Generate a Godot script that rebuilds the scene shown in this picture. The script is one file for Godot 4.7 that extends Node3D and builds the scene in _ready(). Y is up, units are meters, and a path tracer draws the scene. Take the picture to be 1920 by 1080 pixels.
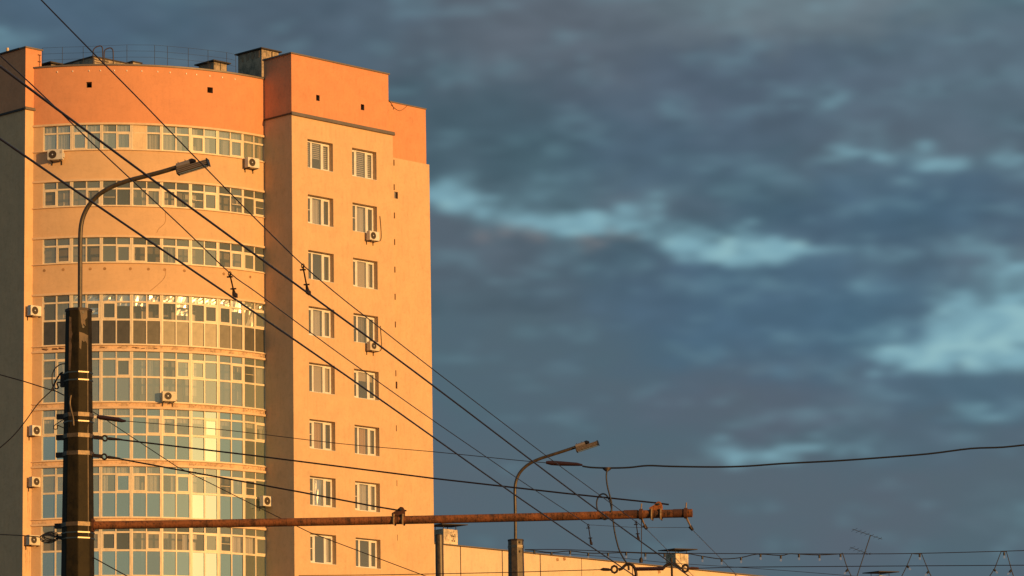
extends Node3D
# ---------------------------------------------------------------- camera model (metres, y up)
const FOCAL := 7293.757
const PITCH := 0.1815407
const ROLL := -0.0168177
const EYE := Vector3(0, 1.7, 0)
const TURN := 0.8014041            # heading of the tower: its own x runs along the sunlit facade
const SUN_AZ := 48.0
const SUN_EL := 6.5
var tower_frame := Transform3D()
var M := {}
var used := {}
var rng := RandomNumberGenerator.new()
var cam_basis := Basis()

# ---------------------------------------------------------------- small helpers
func lin(r: float, g: float, b: float, a := 1.0) -> Color:
	var c := Color(r, g, b).linear_to_srgb()
	c.a = a
	return c

func numbered(called: String) -> String:
	if not used.has(called):
		used[called] = 0
		return called
	used[called] += 1
	return "%s_%03d" % [called, used[called]]

func thing(called: String, label: String, category: String, at := Transform3D(), group := "") -> Node3D:
	var o := Node3D.new()
	o.name = numbered(called)
	add_child(o)
	o.transform = at
	o.set_meta("label", label)
	o.set_meta("category", category)
	if group != "":
		o.set_meta("group", group)
	return o

func st_new() -> SurfaceTool:
	var st := SurfaceTool.new()
	st.begin(Mesh.PRIMITIVE_TRIANGLES)
	return st

func put(st: SurfaceTool, called: String, m: Material, parent: Node, label := "") -> MeshInstance3D:
	return put_mesh(st.commit(), called, m, parent, label)

func put_mesh(mesh: Mesh, called: String, m: Material, parent: Node, label := "") -> MeshInstance3D:
	var o := MeshInstance3D.new()
	o.name = called
	o.mesh = mesh
	o.material_override = m
	parent.add_child(o, true)
	if label != "":
		o.set_meta("label", label)
	return o

func quad(st: SurfaceTool, a: Vector3, b: Vector3, c: Vector3, d: Vector3, n: Vector3) -> void:
	if (c - a).cross(b - a).dot(n) < 0.0:
		var t := b
		b = d
		d = t
	st.set_normal(n)
	for p in [a, b, c, a, c, d]:
		st.set_normal(n)
		st.add_vertex(p)

func quad_s(st: SurfaceTool, a: Vector3, b: Vector3, c: Vector3, d: Vector3, na: Vector3, nb: Vector3, nc: Vector3, nd: Vector3) -> void:
	if (c - a).cross(b - a).dot(na + nc) < 0.0:
		var t := b
		b = d
		d = t
		t = nb
		nb = nd
		nd = t
	var p := [a, b, c, a, c, d]
	var n := [na, nb, nc, na, nc, nd]
	for i in 6:
		st.set_normal(n[i])
		st.add_vertex(p[i])

func box(st: SurfaceTool, c: Vector3, s: Vector3, bs := Basis.IDENTITY) -> void:
	var h := s * 0.5
	for ax in 3:
		var e0: Vector3 = Vector3.ZERO
		var e1: Vector3 = Vector3.ZERO
		var e2: Vector3 = Vector3.ZERO
		e0[ax] = h[ax]
		e1[(ax + 1) % 3] = h[(ax + 1) % 3]
		e2[(ax + 2) % 3] = h[(ax + 2) % 3]
		for sg in [-1.0, 1.0]:
			var n: Vector3 = bs * (e0 * sg)
			quad(st, c + bs * (e0 * sg - e1 - e2), c + bs * (e0 * sg + e1 - e2), c + bs * (e0 * sg + e1 + e2), c + bs * (e0 * sg - e1 + e2), n.normalized())

# box with its four long edges (along x) chamfered
func chamfer_box(st: SurfaceTool, c: Vector3, s: Vector3, r: float, bs := Basis.IDENTITY) -> void:
	var hy := s.y * 0.5
	var hz := s.z * 0.5
	var prof := [Vector2(hy, -hz + r), Vector2(hy, hz - r), Vector2(hy - r, hz), Vector2(-hy + r, hz), Vector2(-hy, hz - r), Vector2(-hy, -hz + r), Vector2(-hy + r, -hz), Vector2(hy - r, -hz)]
	for i in 8:
		var p: Vector2 = prof[i]
		var q: Vector2 = prof[(i + 1) % 8]
		var n2 := (p + q).normalized()
		var e := (q - p)
		n2 = Vector2(-e.y, e.x).normalized()
		if n2.dot(p + q) < 0:
			n2 = -n2
		quad(st, c + bs * Vector3(-s.x / 2, p.x, p.y), c + bs * Vector3(s.x / 2, p.x, p.y), c + bs * Vector3(s.x / 2, q.x, q.y), c + bs * Vector3(-s.x / 2, q.x, q.y), (bs * Vector3(0, n2.x, n2.y)).normalized())
	for sg in [-1.0, 1.0]:
		var x: float = s.x / 2 * sg
		for i in range(1, 7):
			var n: Vector3 = (bs * Vector3(sg, 0, 0)).normalized()
			var a: Vector3 = c + bs * Vector3(x, prof[0].x, prof[0].y)
			var b: Vector3 = c + bs * Vector3(x, prof[i].x, prof[i].y)
			var d: Vector3 = c + bs * Vector3(x, prof[i + 1].x, prof[i + 1].y)
			tri(st, a, b, d, n)

func tri(st: SurfaceTool, a: Vector3, b: Vector3, c: Vector3, n: Vector3) -> void:
	var l := [a, b, c]
	if (c - a).cross(b - a).dot(n) < 0.0:
		l = [a, c, b]
	for p in l:
		st.set_normal(n)
		st.add_vertex(p)

# tube through points; radius a number or a list
func tube(st: SurfaceTool, pts: Array, radius, sides := 8, capped := true) -> void:
	var n := pts.size()
	var rings := []
	var dirs := []
	var side := Vector3.ZERO
	for i in n:
		var t: Vector3
		if i == 0:
			t = pts[1] - pts[0]
		elif i == n - 1:
			t = pts[n - 1] - pts[n - 2]
		else:
			t = (pts[i] - pts[i - 1]).normalized() + (pts[i + 1] - pts[i]).normalized()
		t = t.normalized()
		if side == Vector3.ZERO:
			side = t.cross(Vector3.UP if absf(t.y) < 0.9 else Vector3.RIGHT).normalized()
		side = (side - t * side.dot(t)).normalized()
		var up := side.cross(t)
		var r: float = radius[i] if radius is Array else radius
		var ring := []
		var dn := []
		for k in sides:
			var a := TAU * k / sides
			var d := side * cos(a) + up * sin(a)
			ring.append(pts[i] + d * r)
			dn.append(d)
		rings.append(ring)
		dirs.append(dn)
	for i in n - 1:
		for k in sides:
			var l := (k + 1) % sides
			quad_s(st, rings[i][k], rings[i][l], rings[i + 1][l], rings[i + 1][k], dirs[i][k], dirs[i][l], dirs[i + 1][l], dirs[i + 1][k])
	if capped:
		for e in [0, n - 1]:
			var out: Vector3 = (pts[0] - pts[1]).normalized() if e == 0 else (pts[n - 1] - pts[n - 2]).normalized()
			for k in range(1, sides - 1):
				tri(st, rings[e][0], rings[e][k], rings[e][k + 1], out)

func ring_pts(c: Vector3, x: Vector3, y: Vector3, rx: float, ry: float, n: int) -> Array:
	var out := []
	for i in n + 1:
		var a := TAU * i / n
		out.append(c + x * cos(a) * rx + y * sin(a) * ry)
	return out

func smooth_path(pts: Array, per := 6) -> Array:
	var out := []
	for i in pts.size() - 1:
		var p0: Vector3 = pts[maxi(i - 1, 0)]
		var p1: Vector3 = pts[i]
		var p2: Vector3 = pts[i + 1]
		var p3: Vector3 = pts[mini(i + 2, pts.size() - 1)]
		for k in per:
			out.append(p1.cubic_interpolate(p2, p0, p3, float(k) / per))
	out.append(pts[pts.size() - 1])
	return out

# ---------------------------------------------------------------- finding places along sight lines
func sight(x: float, y: float) -> Vector3:
	return (cam_basis * Vector3(x - 960.0, 540.0 - y, -FOCAL)).normalized()

func on_depth(x: float, y: float, z: float) -> Vector3:
	var d := sight(x, y)
	return EYE + d * (-z / d.z)

func on_plane(x: float, y: float, p: Vector3, n: Vector3) -> Vector3:
	var d := sight(x, y)
	return EYE + d * ((p - EYE).dot(n) / d.dot(n))

# ---------------------------------------------------------------- materials
func noise_bytes(size: int, freq: float, seed_: int, oct: int, stretch := 1.0) -> PackedByteArray:
	var n := FastNoiseLite.new()
	n.noise_type = FastNoiseLite.TYPE_SIMPLEX_SMOOTH
	n.seed = seed_
	n.frequency = freq
	n.fractal_octaves = oct
	var im := n.get_seamless_image(size, size)
	im.convert(Image.FORMAT_L8)
	if stretch != 1.0:
		var s2 := Image.create(size, size, false, Image.FORMAT_L8)
		im.resize(size, int(size * stretch), Image.INTERPOLATE_BILINEAR)
		s2.blit_rect(im, Rect2i(0, 0, size, size), Vector2i.ZERO)
		im = s2
	return im.get_data()

# tint map: mid tone one, darker and lighter patches, grain, streaks
func tint_map(size: int, seed_: int, coarse: float, fine: float, streak: float, warm := 0.0) -> ImageTexture:
	var a := noise_bytes(size, 0.006, seed_, 4)
	var b := noise_bytes(size, 0.12, seed_ + 7, 3)
	var c := noise_bytes(size, 0.035, seed_ + 13, 3)
	var out := PackedByteArray()
	out.resize(size * size * 3)
	for i in size * size:
		var ty := absi(((i / size) / 5) % (size / 4) - size / 8)
		var up := c[ty * size + i % size]
		var v := 0.955 + coarse * (a[i] / 255.0 - 0.5) + fine * (b[i] / 255.0 - 0.5) + streak * minf(0.0, c[i] / 255.0 - 0.42) + streak * 0.8 * minf(0.0, up / 255.0 - 0.45)
		var w := warm * (a[i] / 255.0 - 0.5)
		out[i * 3] = int(clampf(v + w, 0, 1) * 255)
		out[i * 3 + 1] = int(clampf(v, 0, 1) * 255)
		out[i * 3 + 2] = int(clampf(v - w, 0, 1) * 255)
	return ImageTexture.create_from_image(Image.create_from_data(size, size, false, Image.FORMAT_RGB8, out))

func relief(size: int, freq: float, seed_: int, oct: int, strength: float) -> ImageTexture:
	var n := FastNoiseLite.new()
	n.noise_type = FastNoiseLite.TYPE_SIMPLEX_SMOOTH
	n.seed = seed_
	n.frequency = freq
	n.fractal_octaves = oct
	var im := n.get_seamless_image(size, size)
	im.convert(Image.FORMAT_RGBA8)
	im.bump_map_to_normal_map(strength)
	return ImageTexture.create_from_image(im)

func mat(c: Color, rough: float, metal := 0.0, tint: Texture2D = null, scale := 1.0, bump: Texture2D = null, bump_amount := 1.0) -> StandardMaterial3D:
	var m := StandardMaterial3D.new()
	m.albedo_color = c
	m.roughness = rough
	m.metallic = metal
	if tint or bump:
		m.uv1_triplanar = true
		m.uv1_scale = Vector3.ONE * scale
	if tint:
		m.albedo_texture = tint
	if bump:
		m.normal_enabled = true
		m.normal_texture = bump
		m.normal_scale = bump_amount
	return m

func glass(c: Color, alpha: float, metal: float, rough := 0.015) -> StandardMaterial3D:
	var m := StandardMaterial3D.new()
	m.albedo_color = Color(c.r, c.g, c.b, alpha)
	m.transparency = BaseMaterial3D.TRANSPARENCY_ALPHA
	m.metallic = metal
	m.roughness = rough
	m.metallic_specular = 0.5
	return m

func make_materials() -> void:
	var plaster_tint := tint_map(1024, 3, 0.055, 0.035, 0.12, 0.010)
	var plaster_bump := relief(512, 0.02, 5, 5, 3.0)
	var rough_tint := tint_map(512, 21, 0.45, 0.35, 0.7, 0.05)
	var metal_tint := tint_map(512, 33, 0.10, 0.06, 0.15, 0.01)
	M.cream = mat(lin(0.72, 0.492, 0.288), 0.92, 0, plaster_tint, 0.11, plaster_bump, 0.5)
	M.orange = mat(lin(0.73, 0.338, 0.175), 0.92, 0, plaster_tint, 0.13, plaster_bump, 0.5)
	M.band = mat(lin(0.76, 0.535, 0.335), 0.9, 0, rough_tint, 0.35, plaster_bump, 0.8)
	M.trim = mat(lin(0.78, 0.58, 0.38), 0.6, 0, metal_tint, 0.3)
	M.frame = mat(lin(0.80, 0.70, 0.52), 0.45, 0, metal_tint, 0.5)
	M.upvc = mat(lin(0.82, 0.80, 0.74), 0.35, 0, metal_tint, 0.6)
	M.flashing = mat(lin(0.19, 0.165, 0.14), 0.55, 0.3, metal_tint, 0.4)
	M.dark_flash = mat(lin(0.05, 0.042, 0.035), 0.6, 0.2, metal_tint, 0.4)
	M.roofing = mat(lin(0.05, 0.05, 0.05), 0.95, 0, rough_tint, 0.3)
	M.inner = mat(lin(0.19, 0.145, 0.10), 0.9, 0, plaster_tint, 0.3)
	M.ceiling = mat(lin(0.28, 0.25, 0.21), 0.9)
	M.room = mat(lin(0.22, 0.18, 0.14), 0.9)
	M.room_dark = mat(lin(0.05, 0.045, 0.04), 0.9)
	M.door_inner = mat(lin(0.13, 0.10, 0.08), 0.4)
	M.curtain = mat(lin(0.52, 0.48, 0.43), 0.95)
	M.curtain.backlight_enabled = true
	M.curtain.backlight = Color(0.25, 0.22, 0.18)
	M.curtain_warm = mat(lin(0.50, 0.30, 0.13), 0.95)
	M.curtain_grey = mat(lin(0.24, 0.22, 0.20), 0.95)
	M.blind = mat(lin(0.46, 0.37, 0.26), 0.9)
	M.lace = mat(lin(0.70, 0.62, 0.50), 0.95)
	M.foil = mat(lin(0.80, 0.77, 0.68), 0.30, 1.0)
	M.panel_matte = mat(lin(0.125, 0.122, 0.105), 0.46, 0.62, metal_tint, 0.6)
	M.panel_cream = mat(lin(0.78, 0.60, 0.38), 0.6, 0, metal_tint, 0.4)
	M.glass_a = glass(lin(0.50, 0.62, 0.57), 0.22, 0.42)
	M.glass_b = glass(lin(0.52, 0.63, 0.57), 0.28, 0.50)
	M.glass_c = glass(lin(0.45, 0.56, 0.52), 0.16, 0.32)
	M.glass_d = glass(lin(0.45, 0.55, 0.52), 0.10, 0.15)
	M.glass_e = glass(lin(0.48, 0.58, 0.54), 0.16, 0.27)
	M.glass_low = glass(lin(0.50, 0.62, 0.55), 0.70, 0.80, 0.03)
	M.glass_low_b = glass(lin(0.47, 0.60, 0.53), 0.66, 0.76, 0.04)
	M.glass_wing = glass(lin(0.40, 0.46, 0.46), 0.15, 0.22)
	M.ac = mat(lin(0.78, 0.74, 0.64), 0.45, 0, metal_tint, 0.7)
	M.ac_old = mat(lin(0.70, 0.62, 0.47), 0.5, 0, metal_tint, 0.7)
	M.ac_grey = mat(lin(0.66, 0.64, 0.58), 0.45, 0, metal_tint, 0.7)
	M.ac_dark = mat(lin(0.06, 0.045, 0.03), 0.6)
	M.ac_hub = mat(lin(0.8, 0.78, 0.7), 0.2, 0.4)
	M.galv = mat(lin(0.30, 0.28, 0.25), 0.45, 0.5, metal_tint, 2.0)
	M.pole = mat(lin(0.024, 0.0185, 0.007), 0.66, 0.0, rough_tint, 1.6)
	M.pole.metallic_specular = 0.3
	M.pole_worn = mat(lin(0.13, 0.082, 0.038), 0.6, 0.0, rough_tint, 3.0)
	M.arm_paint = mat(lin(0.085, 0.062, 0.032), 0.42, 0.1, rough_tint, 3.0)
	M.lamp_body = mat(lin(0.12, 0.085, 0.05), 0.5, 0.2, metal_tint, 4.0)
	M.lamp_box = mat(lin(0.28, 0.24, 0.21), 0.4, 0.2, metal_tint, 4.0)
	M.black = mat(lin(0.008, 0.006, 0.006), 0.5)
	M.wire = mat(lin(0.018, 0.010, 0.008), 0.42, 0.3)
	M.insulated = mat(lin(0.012, 0.012, 0.013), 0.5)
	M.strap = mat(lin(0.17, 0.15, 0.115), 0.42, 1.0)
	M.band_steel = mat(lin(0.14, 0.10, 0.055), 0.45, 0.4, rough_tint, 4.0)
	M.iron = mat(lin(0.032, 0.020, 0.014), 0.6, 0.2, rough_tint, 4.0)
	M.rust = mat(lin(0.30, 0.105, 0.032), 0.85, 0.0, tint_map(512, 51, 0.8, 0.5, 1.6, 0.12), 1.9)
	M.rust_dark = mat(lin(0.10, 0.036, 0.016), 0.85, 0.0, rough_tint, 4.0)
	M.rust_light = mat(lin(0.30, 0.20, 0.10), 0.7, 0.1, rough_tint, 5.0)
	M.vent_wall = mat(lin(0.42, 0.345, 0.25), 0.9, 0, rough_tint, 0.5)
	M.duct = mat(lin(0.30, 0.22, 0.15), 0.95)
	M.block = mat(lin(0.78, 0.60, 0.41), 0.92, 0, plaster_tint, 0.09)
	M.white_box = mat(lin(0.80, 0.66, 0.47), 0.9, 0, rough_tint, 0.3)
	M.rail = mat(lin(0.02, 0.025, 0.03), 0.6)
	M.rail_red = mat(lin(0.03, 0.018, 0.017), 0.5)
	M.bulb = glass(lin(0.55, 0.55, 0.55), 0.12, 0.0, 0.30)
	M.bulb.metallic_specular = 0.15
	M.porcelain = mat(lin(0.035, 0.014, 0.011), 0.35)
	M.asphalt = mat(lin(0.05, 0.048, 0.045), 0.95, 0, rough_tint, 0.2)
	M.soil = mat(lin(0.21, 0.165, 0.11), 0.98, 0, rough_tint, 0.05)
	M.kerb = mat(lin(0.30, 0.28, 0.25), 0.9, 0, rough_tint, 0.4)
	M.paint = mat(lin(0.7, 0.7, 0.68), 0.7)
	M.ink = mat(lin(0.03, 0.02, 0.02), 0.9)
	M.chip = mat(lin(0.09, 0.04, 0.02), 0.95)
	M.stain = mat(lin(0.46, 0.27, 0.13), 0.95, 0, rough_tint, 0.8)
	M.drip = mat(lin(0.62, 0.39, 0.20), 0.95, 0, rough_tint, 0.8)
	M.dot = mat(lin(0.85, 0.8, 0.7), 0.5)

# ---------------------------------------------------------------- sky
func sky_colour(az: float, el: float, fine: FastNoiseLite, wide: FastNoiseLite) -> Color:
	# az, el in degrees; az 0 is straight ahead, positive to the right
	var x := 960.0 + (az * cos(deg_to_rad(el)) ) * 127.3
	var y := 540.0 - (el - 10.4) * 127.3 - (x - 960.0) * 0.0168
	var wx := x + 60.0 * fine.get_noise_2d(x * 0.9, y * 1.3) + 40.0 * fine.get_noise_2d(x * 2.6 + 300.0, y * 3.6) + 16.0 * fine.get_noise_2d(x * 4.6 + 700.0, y * 6.6)
	var wy := y + 34.0 * fine.get_noise_2d(x * 0.9 + 900.0, y * 1.3 + 70.0) + 26.0 * fine.get_noise_2d(x * 2.6, y * 3.6 + 800.0) + 13.0 * fine.get_noise_2d(x * 4.6 + 99.0, y * 6.6 + 40.0)
	var clear := 0.0
	var far_out := maxf(maxf(-x, x - 1920.0), maxf(-y, y - 1080.0)) / 500.0
	for b in GAPS:
		var dx: float = (wx - b[0]) / b[2]
		var dy: float = (wy - b[1]) / b[3]
		var q := dx * dx + dy * dy
		if q < 7.0:
			clear += b[4] * exp(-q * 0.8)
	# tops of the two cloud banks, whose upper edges are crisp
	var deck := 10000.0
	if x > 780.0 and x < 1600.0:
		for i in DECK.size() - 1:
			if x >= DECK[i][0] and x <= DECK[i + 1][0]:
				deck = lerpf(DECK[i][1], DECK[i + 1][1], (x - DECK[i][0]) / (DECK[i + 1][0] - DECK[i][0]))
		if y < deck + 120.0:
			clear *= 1.0 - smoothstep(deck - 9.0, deck + 9.0, y + 5.0 * fine.get_noise_2d(x * 3.0, 5.0))
	if x > 1640.0 and y > 640.0 and y < 760.0:
		clear *= 1.0 - smoothstep(698.0, 716.0, y + 6.0 * fine.get_noise_2d(x * 3.0, 95.0))
	var wisps := maxf(0.0, fine.get_noise_2d(x * 0.55 + 4000.0, y * 1.5 + 500.0) + 0.6 * fine.get_noise_2d(x * 2.4 + 50.0, y * 4.2) - 0.10) * 0.42
	clear *= clampf(1.0 + 0.6 * fine.get_noise_2d(x * 3.4 + 610.0, y * 5.0 + 120.0), 0.5, 1.4)
	clear = 0.42 * clear + 0.58 * (smoothstep(0.16, 0.80, clear) + maxf(0.0, clear - 0.95))
	clear *= clampf(1.0 + 0.6 * fine.get_noise_2d(x * 1.9 + 2100.0, y * 4.4), 0.5, 1.25)
	clear += wisps * smoothstep(-100.0, 700.0, x)
	var general := smoothstep(0.05, 0.5, wide.get_noise_3d(sin(deg_to_rad(az)) * 100.0, el * 3.2, cos(deg_to_rad(az)) * 100.0))
	# the west, where the low sun shines under the cloud, is mostly clear
	var from_sun := absf(wrapf(az - (180.0 - SUN_AZ), -180.0, 180.0))
	general = maxf(general, (0.72 + 0.5 * wide.get_noise_3d(sin(deg_to_rad(az)) * 260.0, el * 14.0, cos(deg_to_rad(az)) * 260.0)) * smoothstep(105.0, 45.0, from_sun) * smoothstep(40.0, 18.0, el))
	clear = lerpf(clear, general * 0.9 + wisps, smoothstep(0.0, 1.0, far_out))
	clear = clampf(clear, 0.0, 1.3)
	var hue := fine.get_noise_2d(x * 0.35 + 77.0, y * 0.6 + 33.0)
	var inside := 1.0 - smoothstep(0.0, 1.0, far_out)
	var cloud := Color(0.074, 0.120, 0.160).lerp(Color(0.105, 0.132, 0.168), clampf(0.4 + hue * 0.9, 0.0, 1.0))
	cloud = cloud.lerp(Color(0.060, 0.108, 0.132), clampf(-hue * 1.3, 0.0, 0.8))
	if inside > 0.0:
		var sum := cloud * 0.22
		var weight := 0.22
		for b in TONES:
			var dx: float = (wx - b[0]) / b[2]
			var dy: float = (wy - b[1]) / b[3]
			var w := exp(-(dx * dx + dy * dy))
			sum += Color(b[4] / 255.0, b[5] / 255.0, b[6] / 255.0).srgb_to_linear() * w
			weight += w
		cloud = cloud.lerp(sum * (1.0 / weight), inside)
	cloud *= 1.0 + 0.15 * fine.get_noise_2d(x * 0.7 + 1200.0, y * 1.5) + 0.13 * fine.get_noise_2d(x * 2.2 + 200.0, y * 3.4)
	var west := smoothstep(88.0, 28.0, from_sun) * smoothstep(0.0, 1.0, far_out)
	var open := Color(0.212, 0.405, 0.482).lerp(Color(0.30, 0.385, 0.33), west)
	cloud = cloud.lerp(Color(0.15, 0.125, 0.12), west * 0.7)
	var c := cloud.lerp(open, minf(clear, 1.0))
	if clear > 1.0:
		c = c.lerp(Color(0.285, 0.50, 0.545), (clear - 1.0) / 0.3)
	# the sunset itself, behind the viewer's right shoulder
	var d := Vector3(sin(deg_to_rad(az)) * cos(deg_to_rad(el)), sin(deg_to_rad(el)), -cos(deg_to_rad(az)) * cos(deg_to_rad(el)))
	var ang := rad_to_deg(d.angle_to(sun_towards()))
	c += Color(2.6, 1.35, 0.42) * exp(-ang * ang / 40.0) + Color(0.55, 0.36, 0.14) * exp(-ang / 13.0)
	return c

const GAPS := [[832, 366, 52, 30, 0.75], [885, 392, 60, 20, 0.5], [965, 410, 60, 14, 0.42], [1060, 428, 85, 22, 0.9], [1165, 420, 70, 24, 0.55], [1235, 385, 26, 22, 0.42], [1290, 458, 50, 30, 0.55], [1390, 474, 95, 28, 0.95], [1500, 486, 70, 14, 0.5], [1660, 470, 120, 12, 0.36], [985, 360, 130, 22, 0.16], [1160, 365, 120, 20, 0.14],
	[1882, 630, 98, 66, 1.15], [1770, 668, 105, 30, 0.8], [1680, 678, 70, 16, 0.45], [1770, 588, 34, 28, 0.45], [1905, 505, 42, 30, 0.7], [1840, 470, 34, 26, 0.35], [1590, 295, 55, 14, 0.42], [1755, 316, 60, 20, 0.62], [1680, 300, 70, 16, 0.36], [1895, 316, 44, 20, 0.5],
	[1535, 206, 24, 16, 0.55], [1572, 200, 42, 16, 0.28], [1395, 850, 75, 15, 0.62], [1545, 842, 75, 15, 0.60], [1470, 858, 60, 10, 0.4], [1620, 545, 70, 16, 0.34], [1530, 628, 120, 14, 0.30], [1660, 622, 80, 10, 0.3], [1790, 768, 30, 12, 0.42], [1862, 781, 44, 13, 0.5], [1600, 350, 120, 18, 0.2], [1440, 330, 90, 16, 0.2], [880, 545, 50, 20, 0.16], [20, 95, 70, 28, 0.42], [1450, 5, 160, 40, 0.22], [1850, 10, 120, 50, 0.2], [1900, 960, 120, 26, 0.16], [1080, 330, 160, 30, 0.12]]
# tones of the cloud itself
const TONES := [[1000, 60, 260, 80, 94, 104, 115], [1480, 10, 220, 60, 110, 124, 132], [900, 250, 190, 100, 68, 92, 104], [1400, 170, 300, 80, 84, 100, 117], [1820, 150, 200, 90, 90, 110, 124], [1250, 280, 160, 60, 76, 100, 118],
	[1330, 590, 200, 90, 74, 102, 124], [1560, 600, 200, 90, 74, 106, 128], [980, 640, 190, 130, 76, 96, 108], [880, 480, 120, 60, 86, 100, 112], [1380, 760, 220, 60, 88, 99, 113], [1100, 960, 330, 110, 73, 83, 93], [1560, 930, 320, 80, 80, 90, 102], [1870, 960, 130, 60, 86, 108, 118],
	[1700, 400, 220, 60, 72, 100, 121], [1780, 750, 200, 40, 78, 106, 124], [1180, 840, 180, 60, 72, 96, 108], [120, 40, 200, 80, 74, 99, 119], [620, 40, 200, 90, 78, 97, 113], [1650, 850, 220, 40, 80, 104, 118], [1250, 900, 160, 40, 88, 96, 106], [955, 429, 42, 9, 132, 128, 130], [1112, 443, 36, 8, 130, 128, 130]]
const DECK := [[780, 398], [815, 401], [880, 410], [930, 424], [1000, 425], [1060, 447], [1110, 438], [1200, 446], [1270, 488], [1400, 506], [1560, 500], [1600, 520]]

func sun_towards() -> Vector3:
	var a := deg_to_rad(SUN_AZ)
	var e := deg_to_rad(SUN_EL)
	return Vector3(sin(a) * cos(e), sin(e), cos(a) * cos(e))

func make_sky() -> PanoramaSkyMaterial:
	var fine := FastNoiseLite.new()
	fine.noise_type = FastNoiseLite.TYPE_SIMPLEX_SMOOTH
	fine.seed = 11
	fine.frequency = 0.0075
	fine.fractal_octaves = 5
	var wide := FastNoiseLite.new()
	wide.noise_type = FastNoiseLite.TYPE_SIMPLEX_SMOOTH
	wide.seed = 4
	wide.frequency = 0.02
	wide.fractal_octaves = 4
	var small := Image.create(512, 256, false, Image.FORMAT_RGBAF)
	for j in 256:
		var el := 90.0 - (j + 0.5) / 256.0 * 180.0
		for i in 512:
			var az := wrapf((i + 0.5) / 512.0 * 360.0, -180.0, 180.0)
			small.set_pixel(i, j, sky_colour(az, el, fine, wide) if el > -3.0 else Color(0.06, 0.07, 0.075))
	small.resize(2048, 2048, Image.INTERPOLATE_CUBIC)
	# the stretch of sky in view once more, at full resolution
	for j in range(int((90.0 - 22.0) / 180.0 * 2048.0), int((90.0 - 0.5) / 180.0 * 2048.0)):
		var el := 90.0 - (j + 0.5) / 2048.0 * 180.0
		for k in range(-102, 102):
			var az := (k + 0.5) / 2048.0 * 360.0
			small.set_pixel(posmod(k, 2048), j, sky_colour(az, el, fine, wide))
	var m := PanoramaSkyMaterial.new()
	m.panorama = ImageTexture.create_from_image(small)
	return m

# ---------------------------------------------------------------- the apartment tower
const BAY_X := -0.19
const BAY_Z := -13.13
const BAY_R := 11.13
const BAY_A0 := -61.5
const BAY_A1 := 0.93
const STEP := 7.54
func bay(a: float, y: float, out := 0.0) -> Vector3:
	var t := deg_to_rad(a)
	return Vector3(BAY_X + (BAY_R + out) * sin(t), y, BAY_Z + (BAY_R + out) * cos(t))
func bay_n(a: float) -> Vector3:
	var t := deg_to_rad(a)
	return Vector3(sin(t), 0, cos(t))

func bay_band(st: SurfaceTool, y0: float, y1: float, out: float, depth: float, a0 := BAY_A0, a1 := BAY_A1, n := 46) -> void:
	for i in n:
		var p := lerpf(a0, a1, float(i) / n)
		var q := lerpf(a0, a1, float(i + 1) / n)
		var np := bay_n(p)
		var nq := bay_n(q)
		quad_s(st, bay(p, y1, out), bay(q, y1, out), bay(q, y0, out), bay(p, y0, out), np, nq, nq, np)
		quad_s(st, bay(p, y1, out - depth), bay(q, y1, out - depth), bay(q, y0, out - depth), bay(p, y0, out - depth), -np, -nq, -nq, -np)
		quad(st, bay(p, y1, out), bay(q, y1, out), bay(q, y1, out - depth), bay(p, y1, out - depth), Vector3.UP)
		quad(st, bay(p, y0, out), bay(q, y0, out), bay(q, y0, out - depth), bay(p, y0, out - depth), Vector3.DOWN)
	for a in [a0, a1]:
		var t: Vector3 = Vector3(cos(deg_to_rad(a)), 0, -sin(deg_to_rad(a))) * (-1.0 if a == a0 else 1.0)
		quad(st, bay(a, y1, out), bay(a, y1, out - depth), bay(a, y0, out - depth), bay(a, y0, out), t)

func sorted_unique(v: Array) -> Array:
	v.sort()
	var out := []
	for x in v:
		if out.is_empty() or x - out[out.size() - 1] > 0.0005:
			out.append(x)
	return out

# flat wall in the plane z = 0 of frame f, with holes whose reveals run back by depth
func wall_holes(st: SurfaceTool, f: Transform3D, x0: float, x1: float, y0: float, y1: float, holes: Array, depth: float) -> void:
	var xs := [x0, x1]
	var ys := [y0, y1]
	for h in holes:
		xs.append_array([h.position.x, h.end.x])
		ys.append_array([h.position.y, h.end.y])
	xs = sorted_unique(xs)
	ys = sorted_unique(ys)
	var n := f.basis.z
	for i in xs.size() - 1:
		for j in ys.size() - 1:
			var c := Vector2((xs[i] + xs[i + 1]) / 2, (ys[j] + ys[j + 1]) / 2)
			var inside := false
			for h in holes:
				inside = inside or h.has_point(c)
			if not inside:
				quad(st, f * Vector3(xs[i], ys[j + 1], 0), f * Vector3(xs[i + 1], ys[j + 1], 0), f * Vector3(xs[i + 1], ys[j], 0), f * Vector3(xs[i], ys[j], 0), n)
	for h in holes:
		var a: Vector2 = h.position
		var b: Vector2 = h.end
		quad(st, f * Vector3(a.x, a.y, 0), f * Vector3(b.x, a.y, 0), f * Vector3(b.x, a.y, -depth), f * Vector3(a.x, a.y, -depth), f.basis.y)
		quad(st, f * Vector3(a.x, b.y, 0), f * Vector3(b.x, b.y, 0), f * Vector3(b.x, b.y, -depth), f * Vector3(a.x, b.y, -depth), -f.basis.y)
		quad(st, f * Vector3(a.x, a.y, 0), f * Vector3(a.x, b.y, 0), f * Vector3(a.x, b.y, -depth), f * Vector3(a.x, a.y, -depth), f.basis.x)
		quad(st, f * Vector3(b.x, a.y, 0), f * Vector3(b.x, b.y, 0), f * Vector3(b.x, b.y, -depth), f * Vector3(b.x, a.y, -depth), -f.basis.x)

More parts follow.
